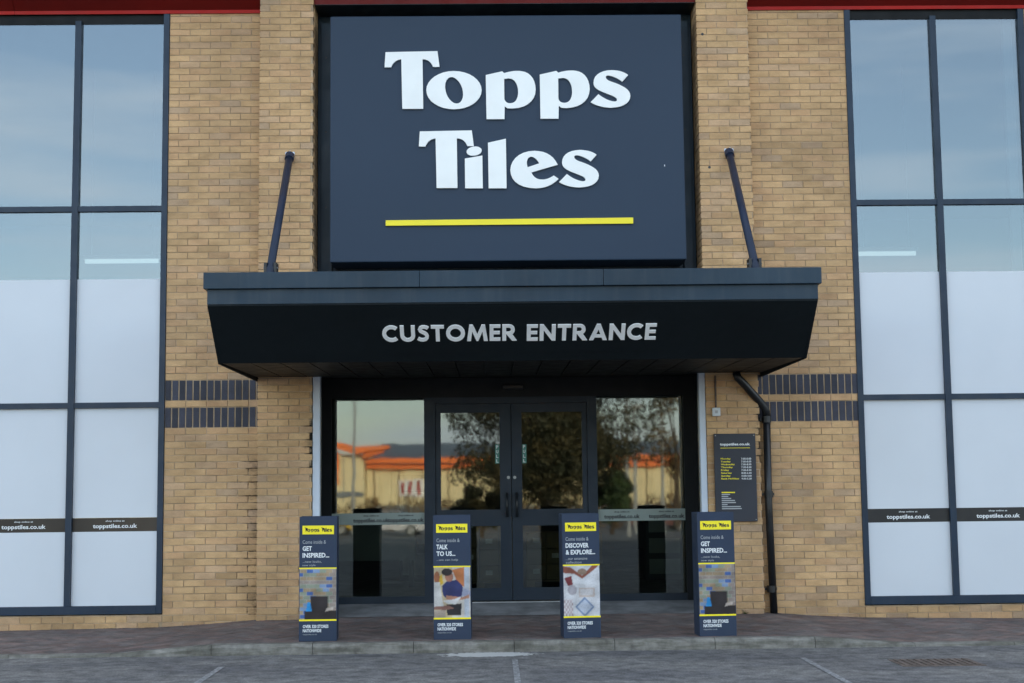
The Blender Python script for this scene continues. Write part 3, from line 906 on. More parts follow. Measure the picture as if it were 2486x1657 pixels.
# cladding around the sign
sbx('cladding_panel', MT['clad'], shop, PLx1, PRx0, 0.30, 0.34, 2.72, 7.1)
sbx('cladding_post', MT['clad'], shop, PLx1 + 0.045, -1.735, 0.225, 0.299, 3.35, 6.70)
sbx('cladding_post', MT['clad'], shop, 2.165, PRx0 - 0.045, 0.225, 0.299, 3.35, 6.70)
sbx('header_soffit', MT['black'], shop, PLx1 + 0.004, PRx0 - 0.004, -0.10, 0.299, 6.795, 6.83)  # deep shadow of the underside put into its black colour
sbx('header_front', MT['red'], shop, PLx1 + 0.004, PRx0 - 0.004, -0.104, -0.05, 6.80, 7.25)
for z in (3.75, 4.6, 5.45, 6.3):
    for xx in (-1.80, 2.21):
        SB().tube([(xx, 0.219, z), (xx, 0.227, z)], 0.011, 8).build('bolt', MT['black'], shop)

# recess lining
sbx('recess_wall', MT['dark'], shop, PLx1 - 0.08, PLx1, 0.062, 0.69, 0.0, 2.72)
sbx('recess_wall', MT['dark'], shop, PRx0, PRx0 + 0.08, 0.062, 0.69, 0.0, 2.72)
sbx('recess_ceiling', MT['soffit'], shop, PLx1 - 0.08, PRx0 + 0.08, 0.0, 0.82, 2.722, 2.78)
sbx('corner_trim', MT['trim'], shop, PLx1 + 0.004, -1.818, -0.135, -0.03, 0.12, 2.712)
sbx('corner_trim', MT['trim'], shop, 2.238, PRx0 - 0.004, -0.135, -0.03, 0.12, 2.712)
sbx('jamb_lining', MT['black'], shop, PLx1 + 0.004, -1.822, -0.029, 0.062, 0.12, 2.712)
sbx('jamb_lining', MT['black'], shop, 2.242, PRx0 - 0.004, -0.029, 0.062, 0.12, 2.712)

# ------------------------------------------------------------------ tall windows
def window(xj0, xm, xj1, open_l):
    """two bays: jamb, mullion, jamb; three panes high"""
    fr = MT['frame']
    w = sbx('window', fr, shop, xj0, xj0 + 0.062, -0.012, 0.09, 0.203, 6.735)      # first jamb carries the window
    w['label'] = 'tall bay window with white frosted film on its lower panes'
    sbx('jamb', fr, w, xj1 - 0.062, xj1, -0.012, 0.09, 0.203, 6.735)
    sbx('mullion', fr, w, xm - 0.033, xm + 0.033, -0.016, 0.09, 0.290, 6.66)
    sbx('head', MT['dark'], w, xj0 + 0.062, xj1 - 0.062, 0.020, 0.09, 6.632, 6.735)
    sbx('sill', fr, w, xj0 + 0.062, xj1 - 0.062, -0.018, 0.09, 0.203, 0.288)
    bays = [(xj0 + 0.062, xm - 0.033), (xm + 0.033, xj1 - 0.062)]
    rows = [(0.288, 2.385), (2.445, 4.527), (4.587, 6.632)]
    for a, b in bays:
        for zt in (2.385, 4.527):
            sbx('transom', fr, w, a, b, -0.006, 0.088, zt, zt + 0.06)
        for z0, z1 in rows:
            sbx('pane', MT['glass'], w, a, b, 0.030, 0.042, z0, z1)
        e = 0.001
        sbx('frosted_film', MT['film'], w, a + e, b - e, 0.0255, 0.0275, 0.288 + e, 1.068)
        sbx('frosted_film', MT['film'], w, a + e, b - e, 0.0255, 0.0275, 1.215, 2.385 - e)
        sbx('frosted_film', MT['film'], w, a + e, b - e, 0.0255, 0.0275, 2.445 + e, 3.785)
        sbx('reflection_tone_band', MT['bandbrown' if xj0 < 0 else 'banddark'], w, a + e, b - e, 0.0262, 0.0275, 1.070, 1.213)  # added opaque sheet over clear glass, reflection tone in its colour
        c = (a + b) / 2
        off = Vector((w.location.x + SX, 0, 0))
        for body, hw, za, zb_, bold in (('toppstiles.co.uk', 0.235, 1.092, 1.150, 0.022), ('shop online at', 0.100, 1.168, 1.190, 0.01)):
            v, f = fit_text(body, c - hw, c + hw, za, zb_, bold)
            mb = SB(); mb.add([(p[0], p[1] + 0.0252, p[2]) for p in v], f)
            mb.build('lettering', MT['white'], w)
    return w
wl = window(-5.50, -4.50, -3.500, True)
wr = window(3.978, 4.962, 5.98, False)
wl['label'] = 'left tall bay window with white frosted lower panes'
wr['label'] = 'right tall bay window with white frosted lower panes'

# ------------------------------------------------------------------ entrance screen and doors (plane y = 0.7)
EY = 0.70
scr = sbx('entrance_screen', MT['dark'], shop, PLx1, PRx0, EY - 0.03, EY + 0.10, 2.503, 2.722)  # header shade put into its near-black colour
dm = MT['door']
for x0, x1 in ((PLx1, -1.784), (-0.746, -0.621), (1.085, 1.192), (2.172, PRx0)):
    sbx('mullion', MT['dark'] if (x0 < -1.8 or x1 > 2.25) else dm, scr, x0, x1, EY - 0.04, EY + 0.08, 0.205, 2.503)
for x0, x1 in ((-1.784, -0.746), (1.192, 2.172)):
    sbx('bottom_rail', dm, scr, x0, x1, EY - 0.03, EY + 0.07, 0.205, 0.299)
    sbx('pane', MT['doorglass'], scr, x0, x1, EY + 0.01, EY + 0.022, 0.299, 2.503)
    zo = 0.0 if x0 < 0 else 0.012
    sbx('etched_band', MT['film2'], scr, x0, x1, EY + 0.004, EY + 0.006, 1.090 + zo, 1.220 + zo)
    for i in range(2 if x0 > 0 else 3):
        cx = (x0 + 0.02 + i * 0.42) if x0 < 0 else (x0 + 0.27 + i * 0.52)
        hw = 0.2
        if cx - hw < x0 or cx + hw > x1:
            cx = min(max(cx, x0 + hw + 0.01), x1 - hw - 0.01)
            if i == 0 and x0 < 0: continue
        for body, h2, za, zb_ in (('toppstiles.co.uk', hw, 1.104, 1.163), ('shop online at', 0.085, 1.178, 1.200)):
            v, f = fit_text(body, cx - h2, cx + h2, za + zo, zb_ + zo, 0.03)
            mb = SB(); mb.add([(p[0], p[1] + EY + 0.002, p[2]) for p in v], f)
            mb.build('lettering', MT['inkdark'], scr)
sbx('door_head', dm, scr, -0.621, 1.085, EY - 0.035, EY + 0.08, 2.432, 2.503)
sbx('motion_sensor', MT['black'], scr, 0.14, 0.37, EY - 0.085, EY - 0.03, 2.588, 2.635, bevel=0.008)
sbx('threshold_strip', MT['steel'], scr, -0.621, 1.085, EY - 0.06, EY + 0.06, 0.214, 0.230)

def door(x0, x1, hinge_left):
    """one glazed leaf: the top rail object carries the other parts"""
    g0, g1 = (x0 + 0.060, x1 - 0.129) if hinge_left else (x0 + 0.118, x1 - 0.060)
    d = sbx('door', dm, shop, x0 + 0.004, x1 - 0.004, EY - 0.02, EY + 0.03, 2.330, 2.429)
    sbx('stile', dm, d, x0 + 0.004, g0, EY - 0.02, EY + 0.03, 0.243, 2.330)
    sbx('stile', dm, d, g1, x1 - 0.004, EY - 0.02, EY + 0.03, 0.243, 2.330)
    sbx('bottom_rail', dm, d, g0, g1, EY - 0.02, EY + 0.03, 0.243, 0.379)
    sbx('mid_rail', dm, d, g0, g1, EY - 0.02, EY + 0.03, 1.063, 1.245)
    for z0, z1 in ((0.379, 1.063), (1.245, 2.330)):
        sbx('pane', MT['doorglass'], d, g0, g1, EY - 0.002, EY + 0.008, z0, z1)
    hx = x1 - 0.055 if hinge_left else x0 + 0.055
    SB().tube([(hx, EY - 0.07, 1.16), (hx, EY - 0.07, 1.43)], 0.014, 10).tube([(hx, EY - 0.07, 1.19), (hx, EY - 0.02, 1.19)], 0.010, 8).tube(
        [(hx, EY - 0.07, 1.40), (hx, EY - 0.02, 1.40)], 0.010, 8).build('handle', MT['black'], d, smooth=True)
    SB().tube([(hx + (0.02 if hinge_left else -0.02), EY - 0.026, 1.60), (hx + (0.02 if hinge_left else -0.02), EY - 0.019, 1.60)], 0.018, 12).build('lock', MT['steel'], d)
    # green sticker with vertical letters
    sx = (g1 - 0.052, g1 - 0.004) if hinge_left else (g0 + 0.004, g0 + 0.052)
    sbx('sticker', MT['teal'], d, sx[0], sx[1], EY - 0.004, EY - 0.0025, 1.757, 1.970)
    for i, ch in enumerate('PULL'):
        v, f = fit_text(ch, sx[0] + 0.012, sx[1] - 0.012, 1.924 - i * 0.052, 1.960 - i * 0.052, 0.02)
        mb = SB(); mb.add([(p[0], p[1] + EY - 0.005, p[2]) for p in v], f)
        mb.build('lettering', MT['white'], d)
    return d
dl = door(-0.621, 0.230, True); dl['label'] = 'left glazed door leaf'
drr = door(0.230, 1.085, False); drr['label'] = 'right glazed door leaf'

# interior shell
ins = SB()
ins.box(-15.6, 15.6, 14.0, 14.2, 0.1, 7.0); ins.box(-15.6, -15.4, 0.4, 14, 0.1, 7.0); ins.box(15.4, 15.6, 0.4, 14, 0.1, 7.0)
ins.box(-15.6, 15.6, 0.36, 14.2, 6.99, 7.05)
ins.build('interior_wall', MT['inner'], shop)
sbx('interior_floor', MT['innerfloor'], shop, -15.6, 15.6, 0.801, 14.2, 0.10, 0.214)
sbx('interior_floor', MT['innerfloor'], shop, -15.6, PLx0, 0.13, 0.80, 0.10, 0.214)
sbx('interior_floor', MT['innerfloor'], shop, PRx1, 15.6, 0.13, 0.80, 0.10, 0.214)
sbx('lobby_ceiling', MT['inner'], shop, -2.4, 2.8, 0.83, 1.6, 2.80, 2.86)
for x0, x1 in ((-2.48, -2.40), (2.80, 2.88)):
    sbx('lobby_wall', MT['inner'], shop, x0, x1, 0.31, 2.4, 0.1, 6.9)
# pale interior post by the right window
sbx('interior_post', MT['trim'], shop, 5.80, 5.90, 0.14, 0.22, 0.2, 6.9)
for x0, x1, y, z, lab in ((-5.25, -4.27, 3.0, 4.47, 'lit strip light behind the left bay window'), (4.80, 5.60, 3.0, 4.48, 'lit strip light behind the right bay window'),
                       (-1.9, -0.4, 3.6, 4.1, 'added unseen strip light brightening the shop behind the left entrance pane'), (0.5, 2.0, 3.6, 4.1, 'added unseen strip light brightening the shop behind the right entrance pane')):  # last two are added out of view to brighten the interior
    lt = thing('strip_light', lab, 'light', (x0, y, z), 'strip lights inside the shop')
    bx('lamp_housing', MT['fitting'], lt, 0, x1 - x0, -0.06, 0.06, 0.02, 0.07)
    bx('tube', MT['tube' if abs(x0) > 3 else 'fill_tube'], lt, 0.02, x1 - x0 - 0.02, -0.025, 0.025, -0.03, 0.02)
    for xx in (0.1, x1 - x0 - 0.1):
        MB().tube([(xx, 0, 0.07), (xx, 0, 7.0 - z)], 0.006, 6).build('hanger', MT['fitting'], lt)

for hx, hz in ((2.41, 4.93), (2.37, 6.42)):
    SB().tube([(hx, PF - 0.002, hz), (hx, PF + 0.004, hz)], 0.016, 8).build('fixing_hole', MT['black'], pierR)
# ------------------------------------------------------------------ shop sign
sign = thing('shop_sign', 'big navy fascia sign with white two line shop name and yellow underline', 'sign', (0.215, -0.2, 3.914))
def rel(o, contours): return [[(x - o[0], z - o[2]) for x, z in c] for c in contours]
so = (0.215, -0.2, 3.914)
bx('sign_board', MT['sign'], sign, -1.924, 1.920, 0.015, 0.46, 0.0, 2.722, bevel=0.012)
SIGN_NAMES = {'T': 'letter', 'o': 'letter', 'p': 'letter', 's': 'letter', 'i': 'letter', 'dot': 'letter_dot', 'l': 'letter', 'e': 'letter'}
for n, cs in LOGO:
    cs2 = rel(so, cs)
    if n == 'underline':
        me = outline_mesh(cs2, 0.02, -0.008, 'underline', [MT['yellow']])
        link('underline', me, sign)
    else:
        me = outline_mesh(cs2, 0.028, -0.012, 'letter', [MT['signtext'], MT['signedge']])
        link(SIGN_NAMES[n], me, sign)
# small bird marks on the board face
for x, z, w, h in ((1.70, 1.02, 0.007, 0.025),):
    MB().add([(x, 0.0135, z), (x + w, 0.0135, z + h * .2), (x + w * .7, 0.0135, z + h), (x - w * .3, 0.0135, z + h * .7)], [(0, 1, 2, 3)]).build('bird_dropping', MT['grey'], sign)

# one-line version of the name for small prints
def logo_line(x0, x1, z0, z1, y, name, mat, parent):
    T1 = [cs for n, cs in LOGO[:5]]; T2 = [cs for n, cs in LOGO[5:11]]
    def bb(L):
        xs = [p[0] for cs in L for c in cs for p in c]; zs = [p[1] for cs in L for c in cs for p in c]
        return min(xs), max(xs), min(zs), max(zs)
    a, b = bb(T1), bb(T2)
    base1 = min(p[1] for p in T1[0][0]); base2 = min(p[1] for p in T2[0][0])
    W = (a[1] - a[0]) + 0.35 + (b[1] - b[0]); H = a[3] - a[2]
    sx, sz = (x1 - x0) / W, (z1 - z0) / H
    zoff = base1 - a[2]
    mb = MB()
    for L, ox, base in ((T1, -a[0], base1), (T2, (a[1] - a[0]) + 0.35 - b[0], base2)):
        for cs in L:
            c2 = [[(x0 + (x + ox) * sx, z0 + (z - base + zoff) * sz) for x, z in c[::2]] if len(c) > 12 else [(x0 + (x + ox) * sx, z0 + (z - base + zoff) * sz) for x, z in c] for c in cs]
            me = outline_mesh(c2, 0.001, y, 'tmp', [mat])
            mb.add([tuple(v.co) for v in me.vertices], [tuple(p.vertices) for p in me.polygons])
            bpy.data.meshes.remove(me)
    return mb.mesh(name, mat)

# ------------------------------------------------------------------ canopy
can = thing('entrance_canopy', 'dark metal entrance canopy held by two tie rods, lettered CUSTOMER ENTRANCE', 'canopy', (0.215, 0, 2.657))
CO = Vector((0.215, 0, 2.657))
def cbx(name, mat, x0, x1, y0, y1, z0, z1, par=None, **kw):
    return bx(name, mat, par or can, x0 - CO.x, x1 - CO.x, y0, y1, z0 - CO.z, z1 - CO.z, **kw)
CX0, CX1 = -2.510, 2.945
# cap flashing in lengths with thin laps
xs_ = [CX0 - 0.03, -0.62, 1.02, CX1 + 0.03]
for a, b in zip(xs_, xs_[1:]):
    cbx('cap_flashing', MT['fascia'], a + 0.0015, b - 0.0015, -2.785, -2.66, 3.272, 3.418, bevel=0.004)
for xe0, xe1 in ((CX0 - 0.03, CX0 + 0.02), (CX1 - 0.02, CX1 + 0.03)):
    cbx('cap_flashing', MT['fascia'], xe0, xe1, -2.655, -0.16, 3.272, 3.418)
cbx('fascia', MT['fascia'], CX0, CX1, -2.745, -2.70, 3.138, 3.268)
cbx('drip_edge', MT['belly'], CX0 + 0.002, CX1 - 0.002, -2.738, -2.70, 3.122, 3.137)
cbx('roof_deck', MT['clad'], CX0 + 0.01, CX1 - 0.01, -2.66, -0.152, 3.33, 3.36)
Y0, Z0, Y1, Z1 = -2.735, 3.121, -2.20, 2.657
mb = MB()
prof = [(Y0, Z0 - CO.z), (Y1, Z1 - CO.z), (Y1 + 0.03, Z1 + 0.004 - CO.z), (Y0 + 0.05, Z0 - CO.z)]
mb.prism(prof, 'x', CX0 + 0.004 - CO.x, CX1 - 0.004 - CO.x)
mb.build('sloping_front', MT['belly'], can)
for xa in (CX0, CX1 - 0.02):
    mb = MB()
    mb.prism([(Y0 - 0.002, Z0 + 0.005 - CO.z), (Y1 - 0.002, Z1 - 0.006 - CO.z), (-0.002, Z1 - 0.006 - CO.z), (-0.002, 3.271 - CO.z), (Y0 - 0.002, 3.271 - CO.z)], 'x', xa - CO.x, xa + 0.02 - CO.x)
    mb.build('side_cheek', MT['belly'], can)
# soffit boards running front to back
nb = 20; wb = (CX1 - CX0 - 0.05) / nb
me = None
for i in range(nb):
    x = CX0 + 0.025 + i * wb
    yb = -0.155 if (x + wb > PLx0 and x < PLx1) or (x + wb > PRx0 and x < PRx1) else -0.004
    mb = MB(); zb_ = 2.660 - CO.z
    mb.prism([(Y1 + 0.012, zb_), (yb, zb_ + 0.026), (yb, zb_ + 0.040), (Y1 + 0.012, zb_ + 0.014)], 'x', x + 0.006 - CO.x, x + wb - 0.006 - CO.x)
    mb.build('soffit_board', MT['soffit'], can)
cbx('soffit_backing', MT['black'], CX0 + 0.021, CX1 - 0.021, Y1 + 0.03, -0.152, 2.705, 2.72)

# lettering on the sloping front
xv = Vector((1, 0, 0)); up = Vector((0, Y0 - Y1, Z0 - Z1)).normalized(); yv = up.cross(xv)
XF = Matrix(((1, yv.x, up.x, 0 - CO.x), (0, yv.y, up.y, Y0), (0, yv.z, up.z, Z0 - CO.z), (0, 0, 0, 1)))
def stroke(pts, t):
    L, Rr = [], []
    for i, p in enumerate(pts):
        a = pts[max(i - 1, 0)]; b = pts[min(i + 1, len(pts) - 1)]
        d = Vector((b[0] - a[0], b[1] - a[1])).normalized()
        L.append((p[0] - d.y * t / 2, p[1] + d.x * t / 2)); Rr.append((p[0] + d.y * t / 2, p[1] - d.x * t / 2))
    return L + Rr[::-1]
def arc(cx, cy, rx_, ry_, a0, a1, n=14):
    return [(cx + rx_ * cos(radians(a0 + (a1 - a0) * i / n)), cy + ry_ * sin(radians(a0 + (a1 - a0) * i / n))) for i in range(n + 1)]
t_ = 0.21
GL = {
 'C': (0.86, [stroke(arc(0.50, 0.5, 0.395, 0.405, 48, 312, 22), t_)]),
 'U': (0.80, [[(0, 1), (t_, 1), (t_, .40)] + arc(.40, .40, .19, .20, 180, 360, 10)[1:-1] + [(.59, .40), (.59, 1), (.80, 1), (.80, .38)] + arc(.40, .38, .40, .385, 360, 180, 14)[1:-1] + [(0, .38)]]),
 'S': (0.66, [stroke([(.60, .82), (.52, .875), (.42, .905), (.30, .90), (.20, .85), (.16, .75), (.20, .65), (.30, .58), (.40, .53), (.49, .45), (.54, .35), (.52, .22), (.44, .13), (.32, .095), (.20, .105), (.05, .19)], t_ * 0.95)]),
 'T': (0.70, [[(0, 1), (.70, 1), (.70, .81), (.455, .81), (.455, 0), (.245, 0), (.245, .81), (0, .81)]]),
 'O': (1.02, [arc(.51, .5, .51, .515, 0, 360, 30)[:-1], arc(.51, .5, .29, .30, 0, 360, 26)[:-1]]),
 'M': (1.12, [[(0, 0), (.14, 1), (.33, 1), (.56, .42), (.79, 1), (.98, 1), (1.12, 0), (.91, 0), (.835, .60), (.61, 0), (.51, 0), (.285, .60), (.21, 0)]]),
 'E': (0.58, [[(0, 0), (0, 1), (.58, 1), (.58, .82), (.21, .82), (.21, .595), (.55, .595), (.55, .415), (.21, .415), (.21, .18), (.58, .18), (.58, 0)]]),
 'R': (0.78, [[(0, 0), (0, 1), (.36, 1)] + arc(.38, .68, .29, .32, 90, -60, 12)[1:] + [(.78, 0), (.53, 0), (.215, .42), (.21, .42), (.21, 0)], [(.21, .83), (.21, .55), (.34, .55)] + arc(.35, .69, .12, .14, -90, 90, 8)[1:-1] + [(.34, .83)]]),
 'N': (0.84, [[(0, 0), (0, 1), (.20, 1), (.63, .36), (.63, 1), (.84, 1), (.84, 0), (.64, 0), (.21, .65), (.21, 0)]]),
 'A': (0.94, [[(0, 0), (.37, 1), (.57, 1), (.94, 0), (.72, 0), (.655, .17), (.285, .17), (.22, 0)], [(.35, .335), (.59, .335), (.47, .68)]]),
}
def word(s, x0, x1, z0, z1):
    gap = 0.10
    W = sum(GL[c][0] for c in s) + gap * (len(s) - 1)
    k = (x1 - x0) / W; h = z1 - z0; x = x0
    for c in s:
        cs = [[(x + a * k, z0 + b * h) for a, b in ct] for ct in GL[c][1]]
        me = outline_mesh(cs, 0.012, -0.014, 'letter', [MT['grey']], XF)
        link('letter', me, can)
        x += (GL[c][0] + gap) * k
bp_ = MB(); bp_.box(-1.10, 1.635, -0.0035, 0.0, -0.60, -0.020); bp_.v = [tuple(XF @ Vector(v)) for v in bp_.v]
bp_.build('letter_panel', MT['belly'], can)
word('CUSTOMER', -0.975, 0.247, -0.443, -0.247)
word('ENTRANCE', 0.338, 1.517, -0.447, -0.251)

# tie rods
for x in (-2.146, 2.626):
    p0 = Vector((x - CO.x, -0.16, 5.10 - CO.z)); p1 = Vector((x - CO.x, -1.70, 3.40 - CO.z))
    rod = MB().tube([p0, p1], 0.040, 16).build('tie_rod', MT['rod'], can, smooth=True)
    MB().tube([(x - CO.x, -0.149, 5.11 - CO.z), (x - CO.x, -0.160, 5.115 - CO.z)], 0.052, 18).build('wall_plate', MT['trim'], rod)
    MB().tube([p0 + Vector((0, 0.004, 0.0)), p0 + (p1 - p0).normalized() * 0.08], 0.050, 16).build('collar', MT['rod'], rod)
    d = (p1 - p0).normalized()
    c = p0 + d * ((5.10 - 3.68) / -d.z)
    for sx in (-1, 1):
        bx('bracket_plate', MT['black'], rod, c.x + sx * 0.048 - 0.014, c.x + sx * 0.048 + 0.014, c.y - 0.05, c.y + 0.08, 3.362 - CO.z, c.z + 0.03)
    bx('bracket_base', MT['black'], rod, c.x - 0.033, c.x + 0.033, c.y + 0.045, c.y + 0.078, 3.362 - CO.z, c.z + 0.025)
    MB().tube([(c.x - 0.07, c.y - 0.01, c.z - 0.02), (c.x + 0.07, c.y - 0.01, c.z - 0.02)], 0.010, 8).build('pin', MT['steel'], rod)

# ------------------------------------------------------------------ drainpipe, box, conduit, notice
dp = thing('drainpipe', 'black round drainpipe running down beside the right brick pier', 'drainpipe', (2.965, -0.075, 0.13))
O = Vector((2.965, -0.075, 0.13))
def rp(*p): return [Vector(q) - O for q in p]
MB().tube(rp((2.62, -0.26, 2.68), (2.64, -0.25, 2.62), (2.70, -0.23, 2.565), (2.90, -0.12, 2.36), (2.955, -0.085, 2.30), (2.968, -0.075, 2.22)), 0.043, 14).build('swan_neck', MT['black'], dp, smooth=True)
MB().tube(rp((2.968, -0.075, 2.25), (2.962, -0.075, 1.30), (2.985, -0.075, 0.128)), 0.040, 16).build('pipe', MT['black'], dp, smooth=True)
for z in (2.22, 1.42, 0.42):
    MB().tube(rp((2.966, -0.075, z), (2.966, -0.075, z - 0.07)), 0.048, 16).build('collar', MT['black'], dp)
    bx('pipe_clip', MT['black'], dp, -0.065, 0.065, 0.02, 0.072, z - O.z - 0.05, z - O.z - 0.02)

cb = thing('junction_box', 'small pale square box on the right brick pier above the opening hours board', 'box', (2.41, -0.153, 2.265))
bx('housing', MT['signedge'], cb, -0.042, 0.042, -0.045, 0.0, -0.045, 0.045, bevel=0.006)
bx('lens', MT['lightgrey'], cb, -0.015, 0.015, -0.048, -0.045, -0.015, 0.015)
MB().tube([(0, -0.012, 0.046), (0, -0.012, 0.39)], 0.010, 8).build('conduit', MT['rust'], cb)

nb_ = thing('opening_hours_board', 'dark grey board with yellow days and white opening hours on the right pier', 'sign', (2.599, -0.16, 1.101))
bx('board_panel', MT['panel'], nb_, -0.222, 0.222, -0.022, 0.004, 0.0, 0.931, bevel=0.003)
def nt(body, xa, xb, zc, h, mat, bold=0.02): return text_obj('lettering', body, -0.222 + xa, -0.222 + xb, zc - h / 2, zc + h / 2, -0.0225, mat, nb_, bold)
nt('toppstiles.co.uk', 0.062, 0.385, 0.815, 0.036, MT['white'], 0.035)
bx('rule', MT['yellow'], nb_, -0.155, 0.160, -0.0235, -0.0225, 0.776, 0.781)
days = [('Monday', 0.105, '7.00-8.00'), ('Tuesday', 0.105, '7.00-8.00'), ('Wednesday', 0.148, '7.00-8.00'), ('Thursday', 0.125, '7.00-8.00'), ('Friday', 0.085, '7.00-8.00'), ('Saturday', 0.115, '8.00-6.00'), ('Sunday', 0.10, '10.00-4.00'), ('Bank Holidays', 0.19, '9.00-5.00')]
for i, (d_, w_, h_) in enumerate(days):
    z = 0.663 - i * 0.0302
    nt(d_, 0.068, 0.068 + w_, z, 0.022, MT['yellow'], 0.02)
    nt(h_, 0.285, 0.392, z, 0.020, MT['white'], 0.015)
bx('heading_line', MT['yellow'], nb_, -0.155, -0.012, -0.0235, -0.0225, 0.302, 0.314)
for i, w_ in enumerate((0.09, 0.07, 0.10, 0.14, 0.15, 0.06, 0.20, 0.21)):
    bx('small_print', MT['lightgrey'], nb_, -0.155, -0.155 + w_, -0.0235, -0.0225, 0.282 - i * 0.0215, 0.293 - i * 0.0215)
for sx in (-0.205, 0.205):
    for sz in (0.02, 0.911):
        MB().tube([(sx, -0.026, sz), (sx, -0.022, sz)], 0.006, 8).build('screw', MT['steel'], nb_)

# ------------------------------------------------------------------ display stands
def ell_in(u, v, cx, cy, a, b): return ((u - cx) / a) ** 2 + ((v - cy) / b) ** 2 < 1
def poly_in(u, v, P):
    c = False
    for i in range(len(P)):
        x1, y1 = P[i]; x2, y2 = P[i - 1]
        if (y1 > v) != (y2 > v) and u < (x2 - x1) * (v - y1) / (y2 - y1) + x1: c = not c
    return c
def pic_sofa(u, v, rr):
    # tiled wall in tan, teal and blue; dark sofa; blue lamp
    row = int((1 - v) / 0.075); col_ = int((u + (0.09 if row % 2 else 0)) / 0.18)
    h = (row * 7 + col_ * 13 + row * col_ * 3) % 11
    c = (0.40, 0.30, 0.19) if h in (0, 3, 5, 8) else (0.30, 0.34, 0.26) if h in (1, 6, 9) else (0.07, 0.15, 0.42) if h in (2, 7) else (0.22, 0.33, 0.52) if h == 4 else (0.33, 0.27, 0.24)
    if ((1 - v) / 0.075) % 1 < 0.13 or ((u + (0.09 if row % 2 else 0)) / 0.18) % 1 < 0.06: c = (0.42, 0.40, 0.36)
    if 0.30 < u < 0.78 and 0.13 < v < 0.46: c = (0.035, 0.028, 0.032)
    if 0.14 < u and v < 0.17: c = (0.030, 0.024, 0.026)
    if poly_in(u, v, [(0.17, 0.16), (0.34, 0.16), (0.29, 0.34), (0.22, 0.34)]): c = (0.03, 0.36, 0.85)
    if poly_in(u, v, [(0.70, 0.15), (0.92, 0.19), (0.92, 0.24), (0.74, 0.22)]): c = (0.65, 0.55, 0.48)
    return c
def pic_people(u, v, rr):
    c = (0.66, 0.55, 0.36) if u < 0.5 else (0.72, 0.68, 0.62)
    if poly_in(u, v, [(0.50, 0.95), (0.83, 1.0), (0.83, 0.60), (0.62, 0.74)]): c = (0.62, 0.22, 0.08)
    if 0.83 < u < 0.97: c = (0.55, 0.60, 0.68)
    if poly_in(u, v, [(0.08, 0.80), (0.22, 0.86), (0.26, 0.68), (0.16, 0.64)]): c = (0.75, 0.48, 0.05)
    if ell_in(u, v, 0.08, 0.80, 0.08, 0.12): c = (0.42, 0.16, 0.08)                     # shopper's head
    if poly_in(u, v, [(0, 0.70), (0.16, 0.70), (0.24, 0.30), (0.30, 0.18), (0, 0.18)]): c = (0.74, 0.73, 0.70)
    if poly_in(u, v, [(0.22, 0.62), (0.34, 0.72), (0.62, 0.75), (0.78, 0.64), (0.82, 0.55), (0.76, 0.38), (0.30, 0.40), (0.24, 0.46)]): c = (0.035, 0.045, 0.16)
    if poly_in(u, v, [(0.34, 0.26), (0.76, 0.28), (0.74, 0.05), (0.36, 0.05)]): c = (0.030, 0.028, 0.035)
    if ell_in(u, v, 0.42, 0.81, 0.115, 0.10): c = (0.45, 0.20, 0.13)
    if ell_in(u, v, 0.36, 0.905, 0.15, 0.075): c = (0.035, 0.028, 0.03)
    if poly_in(u, v, [(0.80, 0.60), (1, 0.52), (1, 0.42), (0.76, 0.42)]): c = (0.42, 0.46, 0.62)
    if poly_in(u, v, [(0.34, 0.44), (0.78, 0.40), (0.98, 0.46), (0.96, 0.38), (0.60, 0.33), (0.34, 0.36)]): c = (0.55, 0.27, 0.18)
    if poly_in(u, v, [(0.24, 0.34), (0.54, 0.36), (0.76, 0.42), (0.60, 0.26), (0.36, 0.28)]): c = (0.80, 0.80, 0.80)
    if poly_in(u, v, [(0.0, 0.22), (0.40, 0.24), (0.56, 0.18), (0.3, 0.15), (0, 0.16)]): c = (0.30, 0.15, 0.12)
    if u < 0.32 and v < 0.15: c = (0.52, 0.44, 0.36)
    return c
def pic_rugs(u, v, rr):
    c = (0.68, 0.69, 0.73)
    if poly_in(u, v, [(0, 0.86), (0.30, 0.84), (0.52, 0.74), (0.86, 0.92), (0.98, 1.0), (0.80, 1.0), (0.52, 0.80), (0.2, 0.97), (0, 1)]): c = (0.30, 0.10, 0.07)
    if ell_in(u, v, 0.52, 0.88, 0.13, 0.06): c = (0.34, 0.24, 0.18)
    if poly_in(u, v, [(0.02, 0.76), (0.22, 0.80), (0.26, 0.62), (0.12, 0.60)]): c = (0.22, 0.04, 0.05)
    if ell_in(u, v, 0.24, 0.52, 0.13, 0.10): c = (0.42, 0.40, 0.44)
    if 0.42 < u < 0.86 and 0.38 < v < 0.56: c = (0.62, 0.52, 0.47)
    if 0.46 < u < 0.82 and 0.41 < v < 0.53: c = (0.66, 0.64, 0.66)
    if abs(u - 0.58) / 0.27 + abs(v - 0.18) / 0.20 < 1: c = (0.22, 0.30, 0.46)
    if abs(u - 0.58) / 0.21 + abs(v - 0.18) / 0.15 < 1: c = (0.56, 0.62, 0.74)
    if u < 0.26 and v < 0.33: c = (0.46, 0.36, 0.38) if (int(u * 23) + int(v * 19)) % 2 else (0.70, 0.68, 0.70)
    if rr.random() < 0.05: c = tuple(k * 0.6 for k in c)
    return c
